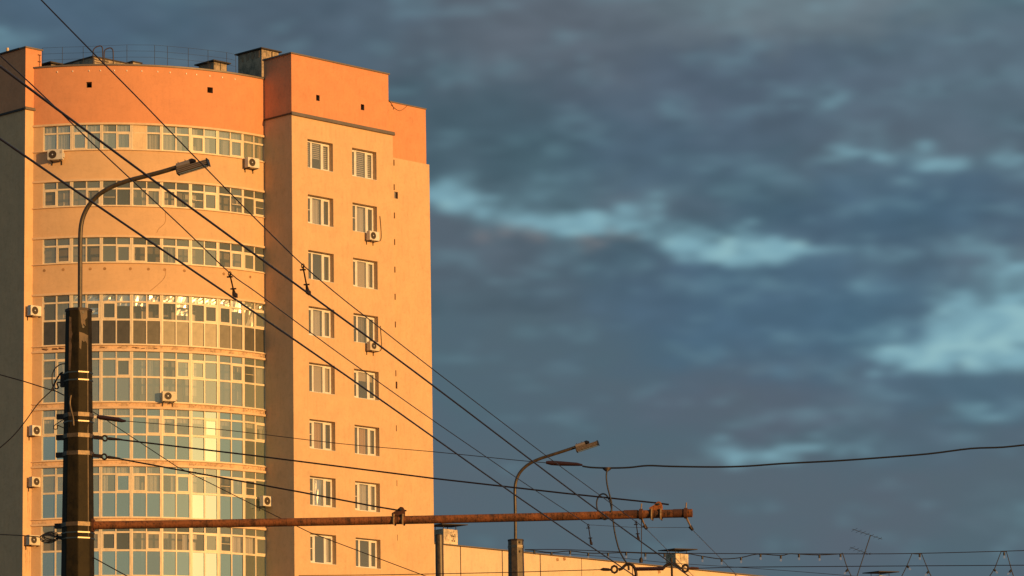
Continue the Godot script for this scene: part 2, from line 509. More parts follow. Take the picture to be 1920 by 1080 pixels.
# open-fronted square duct running back from frame f
func duct(st: SurfaceTool, f: Transform3D, w: float, h: float, d: float) -> void:
	var x := w / 2
	var y := h / 2
	quad(st, f * Vector3(-x, -y, -d), f * Vector3(x, -y, -d), f * Vector3(x, y, -d), f * Vector3(-x, y, -d), f.basis.z)
	quad(st, f * Vector3(-x, -y, 0), f * Vector3(x, -y, 0), f * Vector3(x, -y, -d), f * Vector3(-x, -y, -d), f.basis.y)
	quad(st, f * Vector3(-x, y, 0), f * Vector3(x, y, 0), f * Vector3(x, y, -d), f * Vector3(-x, y, -d), -f.basis.y)
	quad(st, f * Vector3(-x, -y, 0), f * Vector3(-x, y, 0), f * Vector3(-x, y, -d), f * Vector3(-x, -y, -d), f.basis.x)
	quad(st, f * Vector3(x, -y, 0), f * Vector3(x, y, 0), f * Vector3(x, y, -d), f * Vector3(x, -y, -d), -f.basis.x)

func pane_mesh(w: float, h: float) -> Mesh:
	var key := "pane%.3f_%.3f" % [w, h]
	if not M.has(key):
		var st := st_new()
		quad(st, Vector3(-w / 2, h / 2, 0), Vector3(w / 2, h / 2, 0), Vector3(w / 2, -h / 2, 0), Vector3(-w / 2, -h / 2, 0), Vector3.BACK)
		M[key] = st.commit()
	return M[key]

func curtain_mesh(w: float, h: float, variant: int, hem := false) -> Mesh:
	var key := "curtain%.2f_%.2f_%d_%s" % [w, h, variant, hem]
	if not M.has(key):
		var r := RandomNumberGenerator.new()
		r.seed = 100 + variant
		var st := st_new()
		var n := 28
		var zs := []
		var ph := r.randf() * 6.0
		var fr := r.randf_range(26.0, 44.0)
		for i in n + 1:
			var x := float(i) / n * w
			zs.append(0.025 * sin(x * fr + ph + 1.3 * sin(x * 9.0 + ph)) + 0.012 * sin(x * 71.0 + ph * 2.0))
		for i in n:
			var xa := -w / 2 + w * i / n
			var xb := -w / 2 + w * (i + 1) / n
			var ya := -h / 2
			var yb := -h / 2
			if hem:
				ya += 0.05 * (i % 2)
				yb += 0.05 * ((i + 1) % 2)
			var nn := Vector3(-(zs[i + 1] - zs[i]), 0, xb - xa).normalized()
			quad(st, Vector3(xa, h / 2, zs[i]), Vector3(xb, h / 2, zs[i + 1]), Vector3(xb, yb, zs[i + 1]), Vector3(xa, ya, zs[i]), nn)
		M[key] = st.commit()
	return M[key]

func foil_mesh(w: float, h: float, variant: int) -> Mesh:
	var key := "foil%.2f_%d" % [w, variant]
	if not M.has(key):
		var r := RandomNumberGenerator.new()
		r.seed = 500 + variant
		var st := st_new()
		var nx := 5
		var ny := 3
		var g := []
		for j in ny + 1:
			var row := []
			for i in nx + 1:
				row.append(Vector3(-w / 2 + w * i / nx + r.randf_range(-0.02, 0.02), -h / 2 + h * j / ny + r.randf_range(-0.012, 0.012), r.randf_range(-0.016, 0.016)))
			g.append(row)
		for j in ny:
			for i in nx:
				var a: Vector3 = g[j][i]
				var b: Vector3 = g[j][i + 1]
				var c: Vector3 = g[j + 1][i + 1]
				var d: Vector3 = g[j + 1][i]
				tri(st, a, b, c, (c - a).cross(b - a).normalized() * signf((c - a).cross(b - a).z))
				tri(st, a, c, d, (d - a).cross(c - a).normalized() * signf((d - a).cross(c - a).z))
		M[key] = st.commit()
	return M[key]

func frame_mesh(w: float, cols: Array, rows: Array, sash: Array, d: float) -> Mesh:
	# cols, rows: [lo, hi] of each glass opening, x from the middle and y from the top down
	var st := st_new()
	var x0: float = -w / 2
	var top: float = rows[0][0]
	var bottom: float = rows[rows.size() - 1][1]
	# stiles
	var edges := [x0]
	for c in cols:
		edges.append_array(c)
	edges.append(w / 2)
	for i in range(0, edges.size(), 2):
		var a: float = edges[i]
		var b: float = edges[i + 1]
		box(st, Vector3((a + b) / 2, (top + bottom) / 2, 0), Vector3(b - a, top - bottom + 0.12, d))
	# rails between the stiles
	for c in cols:
		var prev: float = top + 0.06
		for r in rows:
			box(st, Vector3((c[0] + c[1]) / 2, (prev + r[0]) / 2, 0), Vector3(c[1] - c[0], prev - r[0], d * 0.86))
			prev = r[1]
		box(st, Vector3((c[0] + c[1]) / 2, prev - 0.03, 0), Vector3(c[1] - c[0], 0.06, d * 0.86))
	# opening sashes: a second, narrower frame standing proud
	for s in sash:
		var c: Array = cols[s[0]]
		var r: Array = rows[s[1]]
		var t := 0.055
		for e in [c[0] + t / 2, c[1] - t / 2]:
			box(st, Vector3(e, (r[0] + r[1]) / 2, 0.018), Vector3(t, r[0] - r[1], d * 0.8))
		for e in [r[0] - t / 2, r[1] + t / 2]:
			box(st, Vector3((c[0] + c[1]) / 2, e, 0.018), Vector3(c[1] - c[0] - 2 * t, t, d * 0.8))
	return st.commit()

func bay_window(tower: Node3D, row: int, k: int) -> void:
	var top := 44.18 - 2.8 * (row - 1)
	var a_mid := BAY_A1 + 0.55 - STEP * (k + 0.5)
	var w := 2.0 * (BAY_R - 0.05) * sin(deg_to_rad(STEP / 2))
	if k == 0:
		a_mid -= 0.15
	var tall := row >= 4
	var side := 0.080
	var mid := 0.031
	var cols := [[-w / 2 + side, -mid], [mid, w / 2 - side]]
	var rows := [[-0.10, -0.42], [-0.50, -1.27]]
	if tall:
		rows = [[-0.10, -0.41], [-0.49, -1.28], [-1.37, -2.50]]
	var pick := (row * 7 + k * 5) % 4
	var sash := []
	if pick == 0:
		sash = [[1, 1]]
	elif pick == 1:
		sash = [[0, 1]]
	elif pick == 2 and row > 1:
		sash = [[1, 1]]
	var key := "frame%s_%d" % [tall, pick if not (pick == 2 and row <= 1) else 3]
	if not M.has(key):
		M[key] = frame_mesh(w, cols, rows, sash, 0.075)
	var f := put_mesh(M[key], "window", M.frame, tower)
	var r_mid := (BAY_R - 0.05) * cos(deg_to_rad(STEP / 2))
	var p := Vector3(BAY_X + r_mid * sin(deg_to_rad(a_mid)), top, BAY_Z + r_mid * cos(deg_to_rad(a_mid)))
	f.transform = Transform3D(Basis(Vector3.UP, deg_to_rad(a_mid)), p)
	var blank := row == 1 and k == 4
	for ci in 2:
		for ri in rows.size():
			var c: Array = cols[ci]
			var r: Array = rows[ri]
			var cw: float = c[1] - c[0]
			var rh: float = r[0] - r[1]
			var centre := Vector3((c[0] + c[1]) / 2, (r[0] + r[1]) / 2, -0.005)
			if blank and ci == 0:
				var st := st_new()
				box(st, centre + Vector3(0, 0, 0.03), Vector3(cw + 0.05, rh + 0.03, 0.03))
				put(st, "blank_panel", M.panel_cream, f, "cream filler panel in place of glass")
				continue
			var is_sash := false
			for s in sash:
				is_sash = is_sash or (s[0] == ci and s[1] == ri)
			var m: Material
			var nm := "pane"
			if ri == 0:
				nm = "transom_pane"
			if ri == 2:
				nm = "lower_pane"
			var roll := rng.randf()
			if ri == 2:
				m = M.glass_low if roll < 0.6 else M.glass_low_b
				if row == 4:
					m = M.panel_matte
				elif row == 5:
					m = M.glass_b if roll < 0.5 else M.glass_a
			else:
				m = M.glass_a if roll < 0.4 else (M.glass_b if roll < 0.75 else M.glass_c)
				if row in [2, 3, 4, 8]:
					m = M.glass_d if roll < 0.6 else M.glass_e
				if row in [6, 7] and k < 6 and roll > 0.6:
					m = M.glass_low_b
			var g := put_mesh(pane_mesh(cw, rh), nm, m, f)
			g.position = centre + Vector3(0, 0, 0.018 if is_sash else 0.0)
			g.rotation = Vector3(rng.randfn(0, 0.006), rng.randfn(0, 0.008), 0)
			# what hangs behind the glass
			var hang := ""
			var cm: Material = M.curtain
			if row == 1:
				hang = "curtain"
				if k == 0:
					cm = M.curtain_warm
				elif is_sash:
					cm = M.curtain_grey
			elif row == 4 and ri == 0 and k < 7:
				hang = "foil"
			elif row == 4 and ri == 1 and (k == 0 and ci == 0 or k == 3 and ci == 1 or k == 6):
				hang = "foil"
			elif row == 6 and ri == 0:
				hang = "curtain"
				cm = M.curtain_grey
			elif row == 6 and ri == 1:
				hang = "valance"
				cm = M.lace
			elif row == 7 and ri < 2 and k > 2 and k < 6:
				hang = "curtain"
				cm = M.lace
			elif (row == 8 or row == 5) and ri == 1 and rng.randf() < 0.3:
				hang = "curtain"
			elif row in [2, 3] and ri == 1 and rng.randf() < 0.12:
				hang = "curtain"
				cm = M.curtain_grey
			if hang == "" and ri == 1 and row != 4 and rng.randf() < 0.10:
				g.material_override = M.glass_d
				add_glazing_bar(f, centre, cw)
			if hang == "curtain":
				var full := rng.randf() < 0.55
				var wd := cw if full else cw * rng.randf_range(0.35, 0.6)
				var o := put_mesh(curtain_mesh(wd, rh, rng.randi() % 5), "curtain", cm, f)
				o.position = centre + Vector3(0 if full else (cw - wd) / 2 * (1 if rng.randf() < 0.5 else -1), 0, -0.12)
			elif hang == "valance":
				var o := put_mesh(curtain_mesh(cw, 0.24, rng.randi() % 5, true), "lace_valance", cm, f)
				o.position = centre + Vector3(0, rh / 2 - 0.12, -0.1)
				if rng.randf() < 0.5:
					var o2 := put_mesh(curtain_mesh(cw * 0.35, rh, rng.randi() % 5), "curtain", cm, f)
					o2.position = centre + Vector3(cw * 0.3 * (1 if rng.randf() < 0.5 else -1), 0, -0.14)
			elif hang == "foil":
				var o := put_mesh(foil_mesh(cw * 0.96, rh * 0.97, rng.randi() % 6), "foil", M.foil, f)
				o.position = centre + Vector3(0, 0, -0.05)

func add_glazing_bar(f: Node3D, centre: Vector3, cw: float) -> void:
	var st := st_new()
	box(st, centre + Vector3(0, 0, 0.03), Vector3(cw - 0.1, 0.022, 0.02))
	put(st, "glazing_bar", M.frame, f)

func wing_window(tower: Node3D, row: int, col: int) -> void:
	var x0 := 1.05 if col == 0 else 4.08
	var x1 := 2.77 if col == 0 else 5.77
	var y1 := 43.87 - 2.8 * row
	var y0 := y1 - 1.45
	var w := x1 - x0
	var fz := -0.30
	var key := "wing_frame%d" % ((row * 3 + col) % 2)
	var cols := [[-w / 2 + 0.06, -w / 2 + 0.43], [-w / 2 + 0.54, -w / 2 + 1.14], [-w / 2 + 1.24, w / 2 - 0.06]]
	var rows := [[-0.075, -1.36]]
	if not M.has(key + str(col)):
		var sash := [[2, 0]] if (row * 3 + col) % 2 == 0 else [[2, 0], [0, 0]]
		M[key + str(col)] = frame_mesh(w, cols, rows, sash, 0.07)
	var f := put_mesh(M[key + str(col)], "window", M.upvc, tower)
	f.position = Vector3((x0 + x1) / 2, y1 - 0.01, fz)
	var st := st_new()
	# sill board, sloping out a little past the wall
	box(st, Vector3(0, -1.432, 0.175), Vector3(w - 0.004, 0.022, 0.28), Basis(Vector3.RIGHT, 0.04))
	put(st, "sill", M.upvc, f)
	st = st_new()
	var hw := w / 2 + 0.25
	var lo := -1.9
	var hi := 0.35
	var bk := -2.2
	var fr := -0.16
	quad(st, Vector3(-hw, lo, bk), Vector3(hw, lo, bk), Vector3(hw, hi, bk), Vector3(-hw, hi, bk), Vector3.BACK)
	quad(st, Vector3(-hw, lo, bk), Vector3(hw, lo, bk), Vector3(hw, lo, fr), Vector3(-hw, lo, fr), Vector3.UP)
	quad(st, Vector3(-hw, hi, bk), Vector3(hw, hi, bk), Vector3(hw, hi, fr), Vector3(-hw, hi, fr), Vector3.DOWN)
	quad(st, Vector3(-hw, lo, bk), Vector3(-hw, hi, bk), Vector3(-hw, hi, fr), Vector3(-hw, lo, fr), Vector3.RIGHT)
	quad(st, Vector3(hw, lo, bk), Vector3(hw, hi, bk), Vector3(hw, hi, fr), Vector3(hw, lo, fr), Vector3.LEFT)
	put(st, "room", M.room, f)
	var split: bool = [[0, 0], [1, 1], [0, 0], [0, 1], [0, 1], [1, 0], [1, 1], [1, 0]][row][col] == 1
	for i in 3:
		var c: Array = cols[i]
		var g := put_mesh(pane_mesh(c[1] - c[0], 1.285), "pane", M.glass_wing, f)
		g.position = Vector3((c[0] + c[1]) / 2, -0.7175, 0.0)
		g.rotation = Vector3(rng.randfn(0, 0.003), rng.randfn(0, 0.004), 0)
	if split or row == 1:
		st = st_new()
		box(st, Vector3((cols[0][0] + cols[0][1]) / 2, -0.70, 0.01), Vector3(cols[0][1] - cols[0][0], 0.03, 0.05))
		put(st, "glazing_bar", M.upvc, f)
	if row == 0:
		for i in 3:
			var c: Array = cols[i]
			var n := 13
			st = st_new()
			for s in n:
				if col == 0 and i == 1 and s > 7:
					continue
				box(st, Vector3((c[0] + c[1]) / 2, -0.12 - s * 0.098, -0.07), Vector3(c[1] - c[0] - 0.02, 0.052, 0.012), Basis(Vector3.RIGHT, 0.3))
			var o := put(st, "blind", M.curtain, f)
			o.set_meta("kind", "stuff")
	else:
		# s sheer, g grey, b beige blind, h half blind, w warm curtain, f foil, p part-drawn, n nothing
		var kinds: String = ["", "sn|sn", "nn|bp", "sg|gn", "bb|hh", "wn|wg", "fn|ss", "np|nn"][row].split("|")[col]
		for i in [1, 2]:
			var c: Array = cols[i]
			var cw: float = c[1] - c[0]
			var cx: float = (c[0] + c[1]) / 2
			var code := kinds[i - 1]
			if code == "n":
				continue
			if code == "f":
				var o := put_mesh(foil_mesh(cw * 0.96, 1.26, 9), "foil", M.foil, f)
				o.position = Vector3(cx, -0.715, -0.06)
			elif code == "b" or code == "h":
				var hh := 1.28 if code == "b" else 0.42
				st = st_new()
				box(st, Vector3(cx, -0.07 - hh / 2, -0.07), Vector3(cw, hh, 0.01))
				put(st, "roller_blind", M.blind, f)
			else:
				var wd := cw * (0.5 if code == "p" else 1.0)
				var cm: Material = {"s": M.curtain, "g": M.curtain_grey, "w": M.curtain_warm, "p": M.curtain}[code]
				var o := put_mesh(curtain_mesh(wd, 1.3, (row * 2 + col + i) % 5), "curtain", cm, f)
				o.position = Vector3(cx + (cw - wd) / 2, -0.715, -0.13)

func roof_house(tower: Node3D, called: String, corner: Vector3, du: float, dv: float, h: float, side_mat: Material, over: float, pitch_h: float, label := "") -> MeshInstance3D:
	# corner: the vertical edge nearest the street, at its top; runs du along +x and dv along -z
	var st := st_new()
	var y0 := corner.y - h
	var y1 := corner.y
	var a := Vector3(corner.x, 0, corner.z)
	quad(st, a + Vector3(0, y0, 0), a + Vector3(0, y1, 0), a + Vector3(0, y1, -dv), a + Vector3(0, y0, -dv), Vector3.LEFT)
	quad(st, a + Vector3(du, y0, 0), a + Vector3(du, y1, 0), a + Vector3(du, y1, -dv), a + Vector3(du, y0, -dv), Vector3.RIGHT)
	quad(st, a + Vector3(0, y0, -dv), a + Vector3(0, y1, -dv), a + Vector3(du, y1, -dv), a + Vector3(du, y0, -dv), Vector3.FORWARD)
	quad(st, a + Vector3(0, y0, 0), a + Vector3(0, y1, 0), a + Vector3(du, y1, 0), a + Vector3(du, y0, 0), Vector3.BACK)
	var body := put(st, called, side_mat, tower, label)
	st = st_new()
	var c := [Vector3(-over, 0, over), Vector3(du + over, 0, over), Vector3(du + over, 0, -dv - over), Vector3(-over, 0, -dv - over)]
	var apex := a + Vector3(du / 2, y1 + 0.05 + pitch_h, -dv / 2)
	for i in 4:
		var p: Vector3 = a + c[i] + Vector3(0, y1 + 0.05, 0)
		var q: Vector3 = a + c[(i + 1) % 4] + Vector3(0, y1 + 0.05, 0)
		var n := (q - p).cross(apex - p).normalized()
		if n.y < 0:
			n = -n
		tri(st, p, q, apex, n)
		var nn := ((p + q) * 0.5 - a - Vector3(du / 2, y1 + 0.05, -dv / 2))
		nn.y = 0
		quad(st, p, q, q - Vector3(0, 0.06, 0), p - Vector3(0, 0.06, 0), nn.normalized())
	quad(st, a + c[0] + Vector3(0, y1 - 0.01, 0), a + c[1] + Vector3(0, y1 - 0.01, 0), a + c[2] + Vector3(0, y1 - 0.01, 0), a + c[3] + Vector3(0, y1 - 0.01, 0), Vector3.DOWN)
	put(st, "cap", M.dark_flash, body)
	return body

func tower_local(p: Vector3) -> Vector3:
	return tower_frame.affine_inverse() * p

func in_tower(x: float, y: float, plane_z: float) -> Vector3:
	return tower_local(on_plane(x, y, tower_frame * Vector3(0, 0, plane_z), tower_frame.basis.z))

func build_tower() -> void:
	var t := thing("apartment_tower", "tall cream and orange apartment block with a curved glazed bay", "building", tower_frame)
	var top_cream := 44.97
	# --- right wing: front wall with two columns of windows
	var holes := []
	for row in 8:
		holes.append(Rect2(1.05, 42.42 - 2.8 * row, 1.72, 1.45))
		holes.append(Rect2(4.08, 42.42 - 2.8 * row, 1.69, 1.45))
	var st := st_new()
	var I := Transform3D.IDENTITY
	wall_holes(st, I, 0, 6.93, 0, top_cream, holes, 0.36)
	var left_face := Transform3D(Basis(Vector3(0, 0, 1), Vector3.UP, Vector3(-1, 0, 0)), Vector3.ZERO)
	wall_holes(st, left_face, -9.0, 0, 0, top_cream, [], 0)
	quad(st, Vector3(6.93, 0, 0), Vector3(6.93, top_cream, 0), Vector3(6.93, top_cream, -1), Vector3(6.93, 0, -1), Vector3.RIGHT)
	put(st, "wing_wall", M.cream, t)
	# attic of the right wing
	st = st_new()
	wall_holes(st, I, 0, 6.66, top_cream, 48.02, [Rect2(1.66, 45.90, 0.24, 0.30), Rect2(4.72, 45.90, 0.24, 0.30)], 0.05)
	wall_holes(st, left_face, -2.02, 0, top_cream, 48.02, [], 0)
	quad(st, Vector3(6.66, top_cream, 0), Vector3(6.66, 48.02, 0), Vector3(6.66, 48.02, -2.02), Vector3(6.66, top_cream, -2.02), Vector3.RIGHT)
	quad(st, Vector3(0, top_cream, -2.02), Vector3(0, 48.02, -2.02), Vector3(6.66, 48.02, -2.02), Vector3(6.66, top_cream, -2.02), Vector3.FORWARD)
	put(st, "attic_wall", M.orange, t)
	for x in [1.66, 4.72]:
		st = st_new()
		duct(st, Transform3D(Basis.IDENTITY, Vector3(x + 0.12, 46.05, -0.05)), 0.24, 0.30, 1.8)
		put(st, "vent_duct", M.duct, t)
	st = st_new()
	box(st, Vector3(3.33, 48.055, -0.17), Vector3(6.80, 0.07, 0.46))
	put(st, "coping", M.flashing, t)
	st = st_new()
	box(st, Vector3(0.07, 48.0552, -1.23), Vector3(0.30, 0.072, 1.64))
	put(st, "coping", M.flashing, t)
	# flashing between cream wall and attic
	st = st_new()
	box(st, Vector3(3.48, 44.99, 0.045), Vector3(7.06, 0.17, 0.09), Basis(Vector3.RIGHT, -0.22))
	put(st, "ledge", M.flashing, t)
	st = st_new()
	box(st, Vector3(-0.03, 44.99, -1.0), Vector3(0.07, 0.07, 2.06))
	put(st, "ledge", M.dark_flash, t)
	st = st_new()
	quad(st, Vector3(0, 47.6, -0.01), Vector3(6.65, 47.6, -0.01), Vector3(6.65, 47.6, -2.01), Vector3(0, 47.6, -2.01), Vector3.UP)
	quad(st, Vector3(0, 46.72, -2.03), Vector3(6.9, 46.72, -2.03), Vector3(6.9, 46.72, -12), Vector3(0, 46.72, -12), Vector3.UP)
	put(st, "wing_roof", M.roofing, t)
	for row in 8:
		for col in 2:
			wing_window(t, row, col)
	# --- block set back at the far end of the wing
	var back := -0.30
	var fb := Transform3D(Basis.IDENTITY, Vector3(0, 0, back))
	st = st_new()
	wall_holes(st, fb, 6.6, 9.80, 0, 43.86, [Rect2(7.27, 41.76, 0.27, 0.35), Rect2(7.23, 32.02, 0.12, 0.36)], 0.24)
	quad(st, Vector3(9.8, 0, back), Vector3(9.8, 43.86, back), Vector3(9.8, 43.86, -9), Vector3(9.8, 0, -9), Vector3.RIGHT)
	quad(st, Vector3(6.6, 43.86, back), Vector3(9.8, 43.86, back), Vector3(9.8, 43.86, -9), Vector3(6.6, 43.86, -9), Vector3.UP)
	put(st, "end_wall", M.cream, t)
	st = st_new()
	wall_holes(st, Transform3D(Basis.IDENTITY, Vector3(0, 0, back - 0.02)), 6.6, 9.61, 43.86, 46.72, [], 0)
	quad(st, Vector3(9.61, 43.86, back - 0.02), Vector3(9.61, 46.72, back - 0.02), Vector3(9.61, 46.72, -9), Vector3(9.61, 43.86, -9), Vector3.RIGHT)
	quad(st, Vector3(6.6, 46.3, back - 0.02), Vector3(9.61, 46.3, back - 0.02), Vector3(9.61, 46.3, -9), Vector3(6.6, 46.3, -9), Vector3.UP)
	put(st, "end_attic", M.orange, t)
	st = st_new()
	box(st, Vector3(8.15, 46.745, back - 0.15), Vector3(3.0, 0.06, 0.34))
	put(st, "coping", M.flashing, t)
	st = st_new()
	box(st, Vector3(9.79, 43.84, back - 0.25), Vector3(0.08, 0.10, 0.36))
	put(st, "ledge", M.dark_flash, t)
	for r in [Rect2(7.27, 41.76, 0.27, 0.35), Rect2(7.23, 32.02, 0.12, 0.36)]:
		st = st_new()
		duct(st, Transform3D(Basis.IDENTITY, Vector3(r.position.x + r.size.x / 2, r.position.y + r.size.y / 2, back - 0.235)), r.size.x, r.size.y, 1.6)
		var o := put(st, "vent_duct", M.duct, t)
		if r.size.x > 0.2:
			st = st_new()
			box(st, Vector3(r.position.x + 0.09, r.position.y + 0.175, back - 0.05), Vector3(0.03, 0.35, 0.03))
			put(st, "glazing_bar", M.upvc, o)
	# drip gaps down the joint between wing and end block
	for y in [305.0, 351.0, 404.0, 454.0, 505.5, 556.5, 608.5, 700.0, 803.0, 906.0, 1008.0]:
		var p := in_tower(738.4 + (y - 305.0) * 0.0085, y, back)
		st = st_new()
		box(st, Vector3(p.x, p.y, back + 0.01), Vector3(0.05, 0.30, 0.03))
		put(st, "drip_plate", M.chip, t)
	# loose roof cable
	st = st_new()
	var cp := []
	for q in [[729, 188], [735, 196], [738, 203], [737, 205]]:
		cp.append(in_tower(q[0], q[1], 0.03))
	tube(st, smooth_path(cp, 4), 0.018, 6)
	put(st, "cable_end", M.black, t)
	st = st_new()
	cp = []
	for q in [[733, 196], [743, 205], [752, 207], [764, 198]]:
		cp.append(in_tower(q[0], q[1], back + 0.0))
	tube(st, smooth_path(cp, 5), 0.010, 6)
	put(st, "cable", M.rust_dark, t)
	# --- left wing: corner pier
	var lx := -10.47
	var lz := -7.78
	var lf := Transform3D(Basis.IDENTITY, Vector3(0, 0, lz))
	var ls := Transform3D(Basis(Vector3(0, 0, 1), Vector3.UP, Vector3(-1, 0, 0)), Vector3(lx, 0, 0))
	st = st_new()
	wall_holes(st, lf, lx, -9.2, 0, top_cream, [], 0)
	wall_holes(st, ls, lz - 14.0, lz, 0, top_cream, [], 0)
	put(st, "pier_wall", M.cream, t)
	st = st_new()
	wall_holes(st, lf, lx, -9.47, top_cream, 48.02, [], 0)
	wall_holes(st, ls, lz - 14.0, lz, top_cream, 48.02, [], 0)
	quad(st, Vector3(-9.47, 46.5, lz), Vector3(-9.47, 48.02, lz), Vector3(-9.47, 48.02, lz - 5), Vector3(-9.47, 46.5, lz - 5), Vector3.RIGHT)
	put(st, "pier_attic", M.orange, t)
	st = st_new()
	box(st, Vector3((lx - 9.47) / 2, 48.055, lz - 0.16), Vector3(1.10, 0.07, 0.44))
	put(st, "coping", M.flashing, t)
	st = st_new()
	box(st, Vector3(lx + 0.1, 48.0553, lz - 7.2), Vector3(0.36, 0.075, 13.6))
	put(st, "coping", M.dark_flash, t)
	st = st_new()
	box(st, Vector3((lx - 9.55) / 2, 44.99, lz + 0.04), Vector3(1.02, 0.14, 0.09), Basis(Vector3.RIGHT, -0.22))
	put(st, "ledge", M.flashing, t)
	st = st_new()
	box(st, Vector3(lx - 0.03, 44.97, lz - 6.95), Vector3(0.08, 0.10, 14.0))
	put(st, "ledge", M.dark_flash, t)
	st = st_new()
	quad(st, Vector3(lx, 47.7, lz), Vector3(-9.47, 47.7, lz), Vector3(-9.47, 47.7, lz - 14), Vector3(lx, 47.7, lz - 14), Vector3.UP)
	put(st, "pier_roof", M.roofing, t)
	# climbing irons on the pier
	st = st_new()
	var ir := in_tower(74.5, 103, lz + 0.05)
	var ir2 := in_tower(74.5, 126, lz + 0.05)
	tube(st, [ir, ir2], 0.012, 6)
	for q in [ir, ir.lerp(ir2, 0.55)]:
		tube(st, [q + Vector3(-0.1, 0, 0), q + Vector3(0.08, 0, 0)], 0.014, 6)
	put(st, "ladder_iron", M.rust_dark, t)
	# vent pipe on the left roof
	st = st_new()
	var vp := in_tower(14.0, 100, lz - 2.2)
	tube(st, [vp + Vector3(0, -1.2, 0), vp + Vector3(0, 0.27, 0)], 0.075, 10)
	put(st, "vent_pipe", M.white_box, t)
	# --- curved bay: attic, sill walls, trims
	st = st_new()
	var vents := [[-46.93, 46.10, 0.70, 0.145], [-15.73, 46.09, 0.78, 0.145]]
	var cuts := [BAY_A0, BAY_A1]
	for v in vents:
		cuts.append_array([v[0] - v[2], v[0] + v[2]])
	var a_step := BAY_A0
	while a_step < BAY_A1:
		cuts.append(a_step)
		a_step += 1.4
	cuts = sorted_unique(cuts)
	for i in cuts.size() - 1:
		var am: float = (cuts[i] + cuts[i + 1]) / 2
		var spans := [[44.18, 47.05]]
		for v in vents:
			if absf(am - v[0]) < v[2]:
				spans = [[44.18, v[1] - v[3]], [v[1] + v[3], 47.05]]
				for yy in [v[1] - v[3], v[1] + v[3]]:
					quad(st, bay(cuts[i], yy), bay(cuts[i + 1], yy), bay(cuts[i + 1], yy, -0.05), bay(cuts[i], yy, -0.05), Vector3.UP * signf(v[1] - yy))
		for s in spans:
			quad_s(st, bay(cuts[i], s[1]), bay(cuts[i + 1], s[1]), bay(cuts[i + 1], s[0]), bay(cuts[i], s[0]), bay_n(cuts[i]), bay_n(cuts[i + 1]), bay_n(cuts[i + 1]), bay_n(cuts[i]))
	for v in vents:
		for sg in [-1.0, 1.0]:
			var a: float = v[0] + v[2] * sg
			quad(st, bay(a, v[1] - v[3]), bay(a, v[1] + v[3]), bay(a, v[1] + v[3], -0.05), bay(a, v[1] - v[3], -0.05), Vector3(cos(deg_to_rad(a)), 0, -sin(deg_to_rad(a))) * -sg)
	put(st, "bay_attic", M.orange, t)
	for v in vents:
		st = st_new()
		duct(st, Transform3D(Basis(Vector3.UP, deg_to_rad(v[0])), bay(v[0], v[1], -0.045)), 2.0 * BAY_R * sin(deg_to_rad(v[2])), v[3] * 2.0, 1.8)
		put(st, "vent_duct", M.duct, t)
	st = st_new()
	bay_band(st, 47.05, 47.13, 0.06, 0.36)
	put(st, "bay_coping", M.flashing, t)
	st = st_new()
	bay_band(st, 46.70, 46.75, -0.3, 10.2)
	put(st, "bay_roof", M.roofing, t)
	# fixings along the top of the bay
	for i in 14:
		var a: float = -55.0 + i * 3.55 + [0.0, 0.4, 1.0, 0.3, 0.2, -0.2, 0.0, 0.5, 0.1, 0.8, 0.0, 0.1, 0.1, 0.3][i]
		st = st_new()
		box(st, bay(a, 46.80, 0.015), Vector3(0.045, 0.07, 0.03), Basis(Vector3.UP, deg_to_rad(a)))
		put(st, "fixing", M.dot, t)
	for row in range(1, 9):
		var top := 44.18 - 2.8 * (row - 1)
		var low := top - (2.56 if row >= 4 else 1.33)
		st = st_new()
		bay_band(st, top - 0.085, top + 0.012, 0.065, 0.2)
		put(st, "head_trim", M.trim, t)
		st = st_new()
		bay_band(st, low - 0.035, low, 0.075, 0.2)
		put(st, "sill_trim", M.trim, t)
		st = st_new()
		bay_band(st, top - 2.8 + 0.012 if row < 8 else 0.0, low - 0.035, 0.0, 0.16)
		put(st, "bay_wall", M.cream if row < 4 else M.band, t)
		# balcony floor, ceiling and inner wall behind the glass
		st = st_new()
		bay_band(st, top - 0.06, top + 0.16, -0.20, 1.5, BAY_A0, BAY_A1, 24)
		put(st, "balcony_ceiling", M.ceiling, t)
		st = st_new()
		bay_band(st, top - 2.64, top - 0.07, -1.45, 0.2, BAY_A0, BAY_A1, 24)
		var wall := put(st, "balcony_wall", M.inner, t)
		for k in 8:
			if (k * 3 + row) % 3 != 0:
				var a := BAY_A1 - STEP * (k + 0.5) + 0.4
				var b := Basis(Vector3.UP, deg_to_rad(a))
				st = st_new()
				box(st, bay(a, top - 1.15, -1.43), Vector3(1.0 if k % 2 == 0 else 0.62, 1.6, 0.06), b)
				var dr := put(st, "inner_window", M.door_inner, wall)
				st = st_new()
				box(st, bay(a, top - 1.15, -1.395), Vector3(0.06, 1.6, 0.05), b)
				put(st, "mullion", M.frame, dr)
		for k in [2, 5]:
			var a: float = BAY_A1 + 0.3 - STEP * k
			st = st_new()
			box(st, bay(a, top - 1.35, -0.80), Vector3(0.08, 2.5, 1.2), Basis(Vector3.UP, deg_to_rad(a)))
			put(st, "partition", M.inner, t)
		for k in 8:
			bay_window(t, row, k)
	for row in range(1, 9):
		var top := 44.18 - 2.8 * (row - 1)
		var low := top - (2.56 if row >= 4 else 1.33)
		st = st_new()
		bay_band(st, low, top - 0.085, 0.0, 0.12, BAY_A0, -58.7, 3)
		put(st, "corner_post", M.cream, t)
	# round anchor plates under the third row, and two settlement cracks
	for a in [-58.2, -53.3, -46.5, -42.9, -36.5, -32.0, -27.9, -22.8, -12.0, -4.0]:
		st = st_new()
		tube(st, [bay(a, 36.95, -0.01), bay(a, 36.95, 0.006)], 0.075, 10)
		put(st, "anchor_plate", M.stain, t)
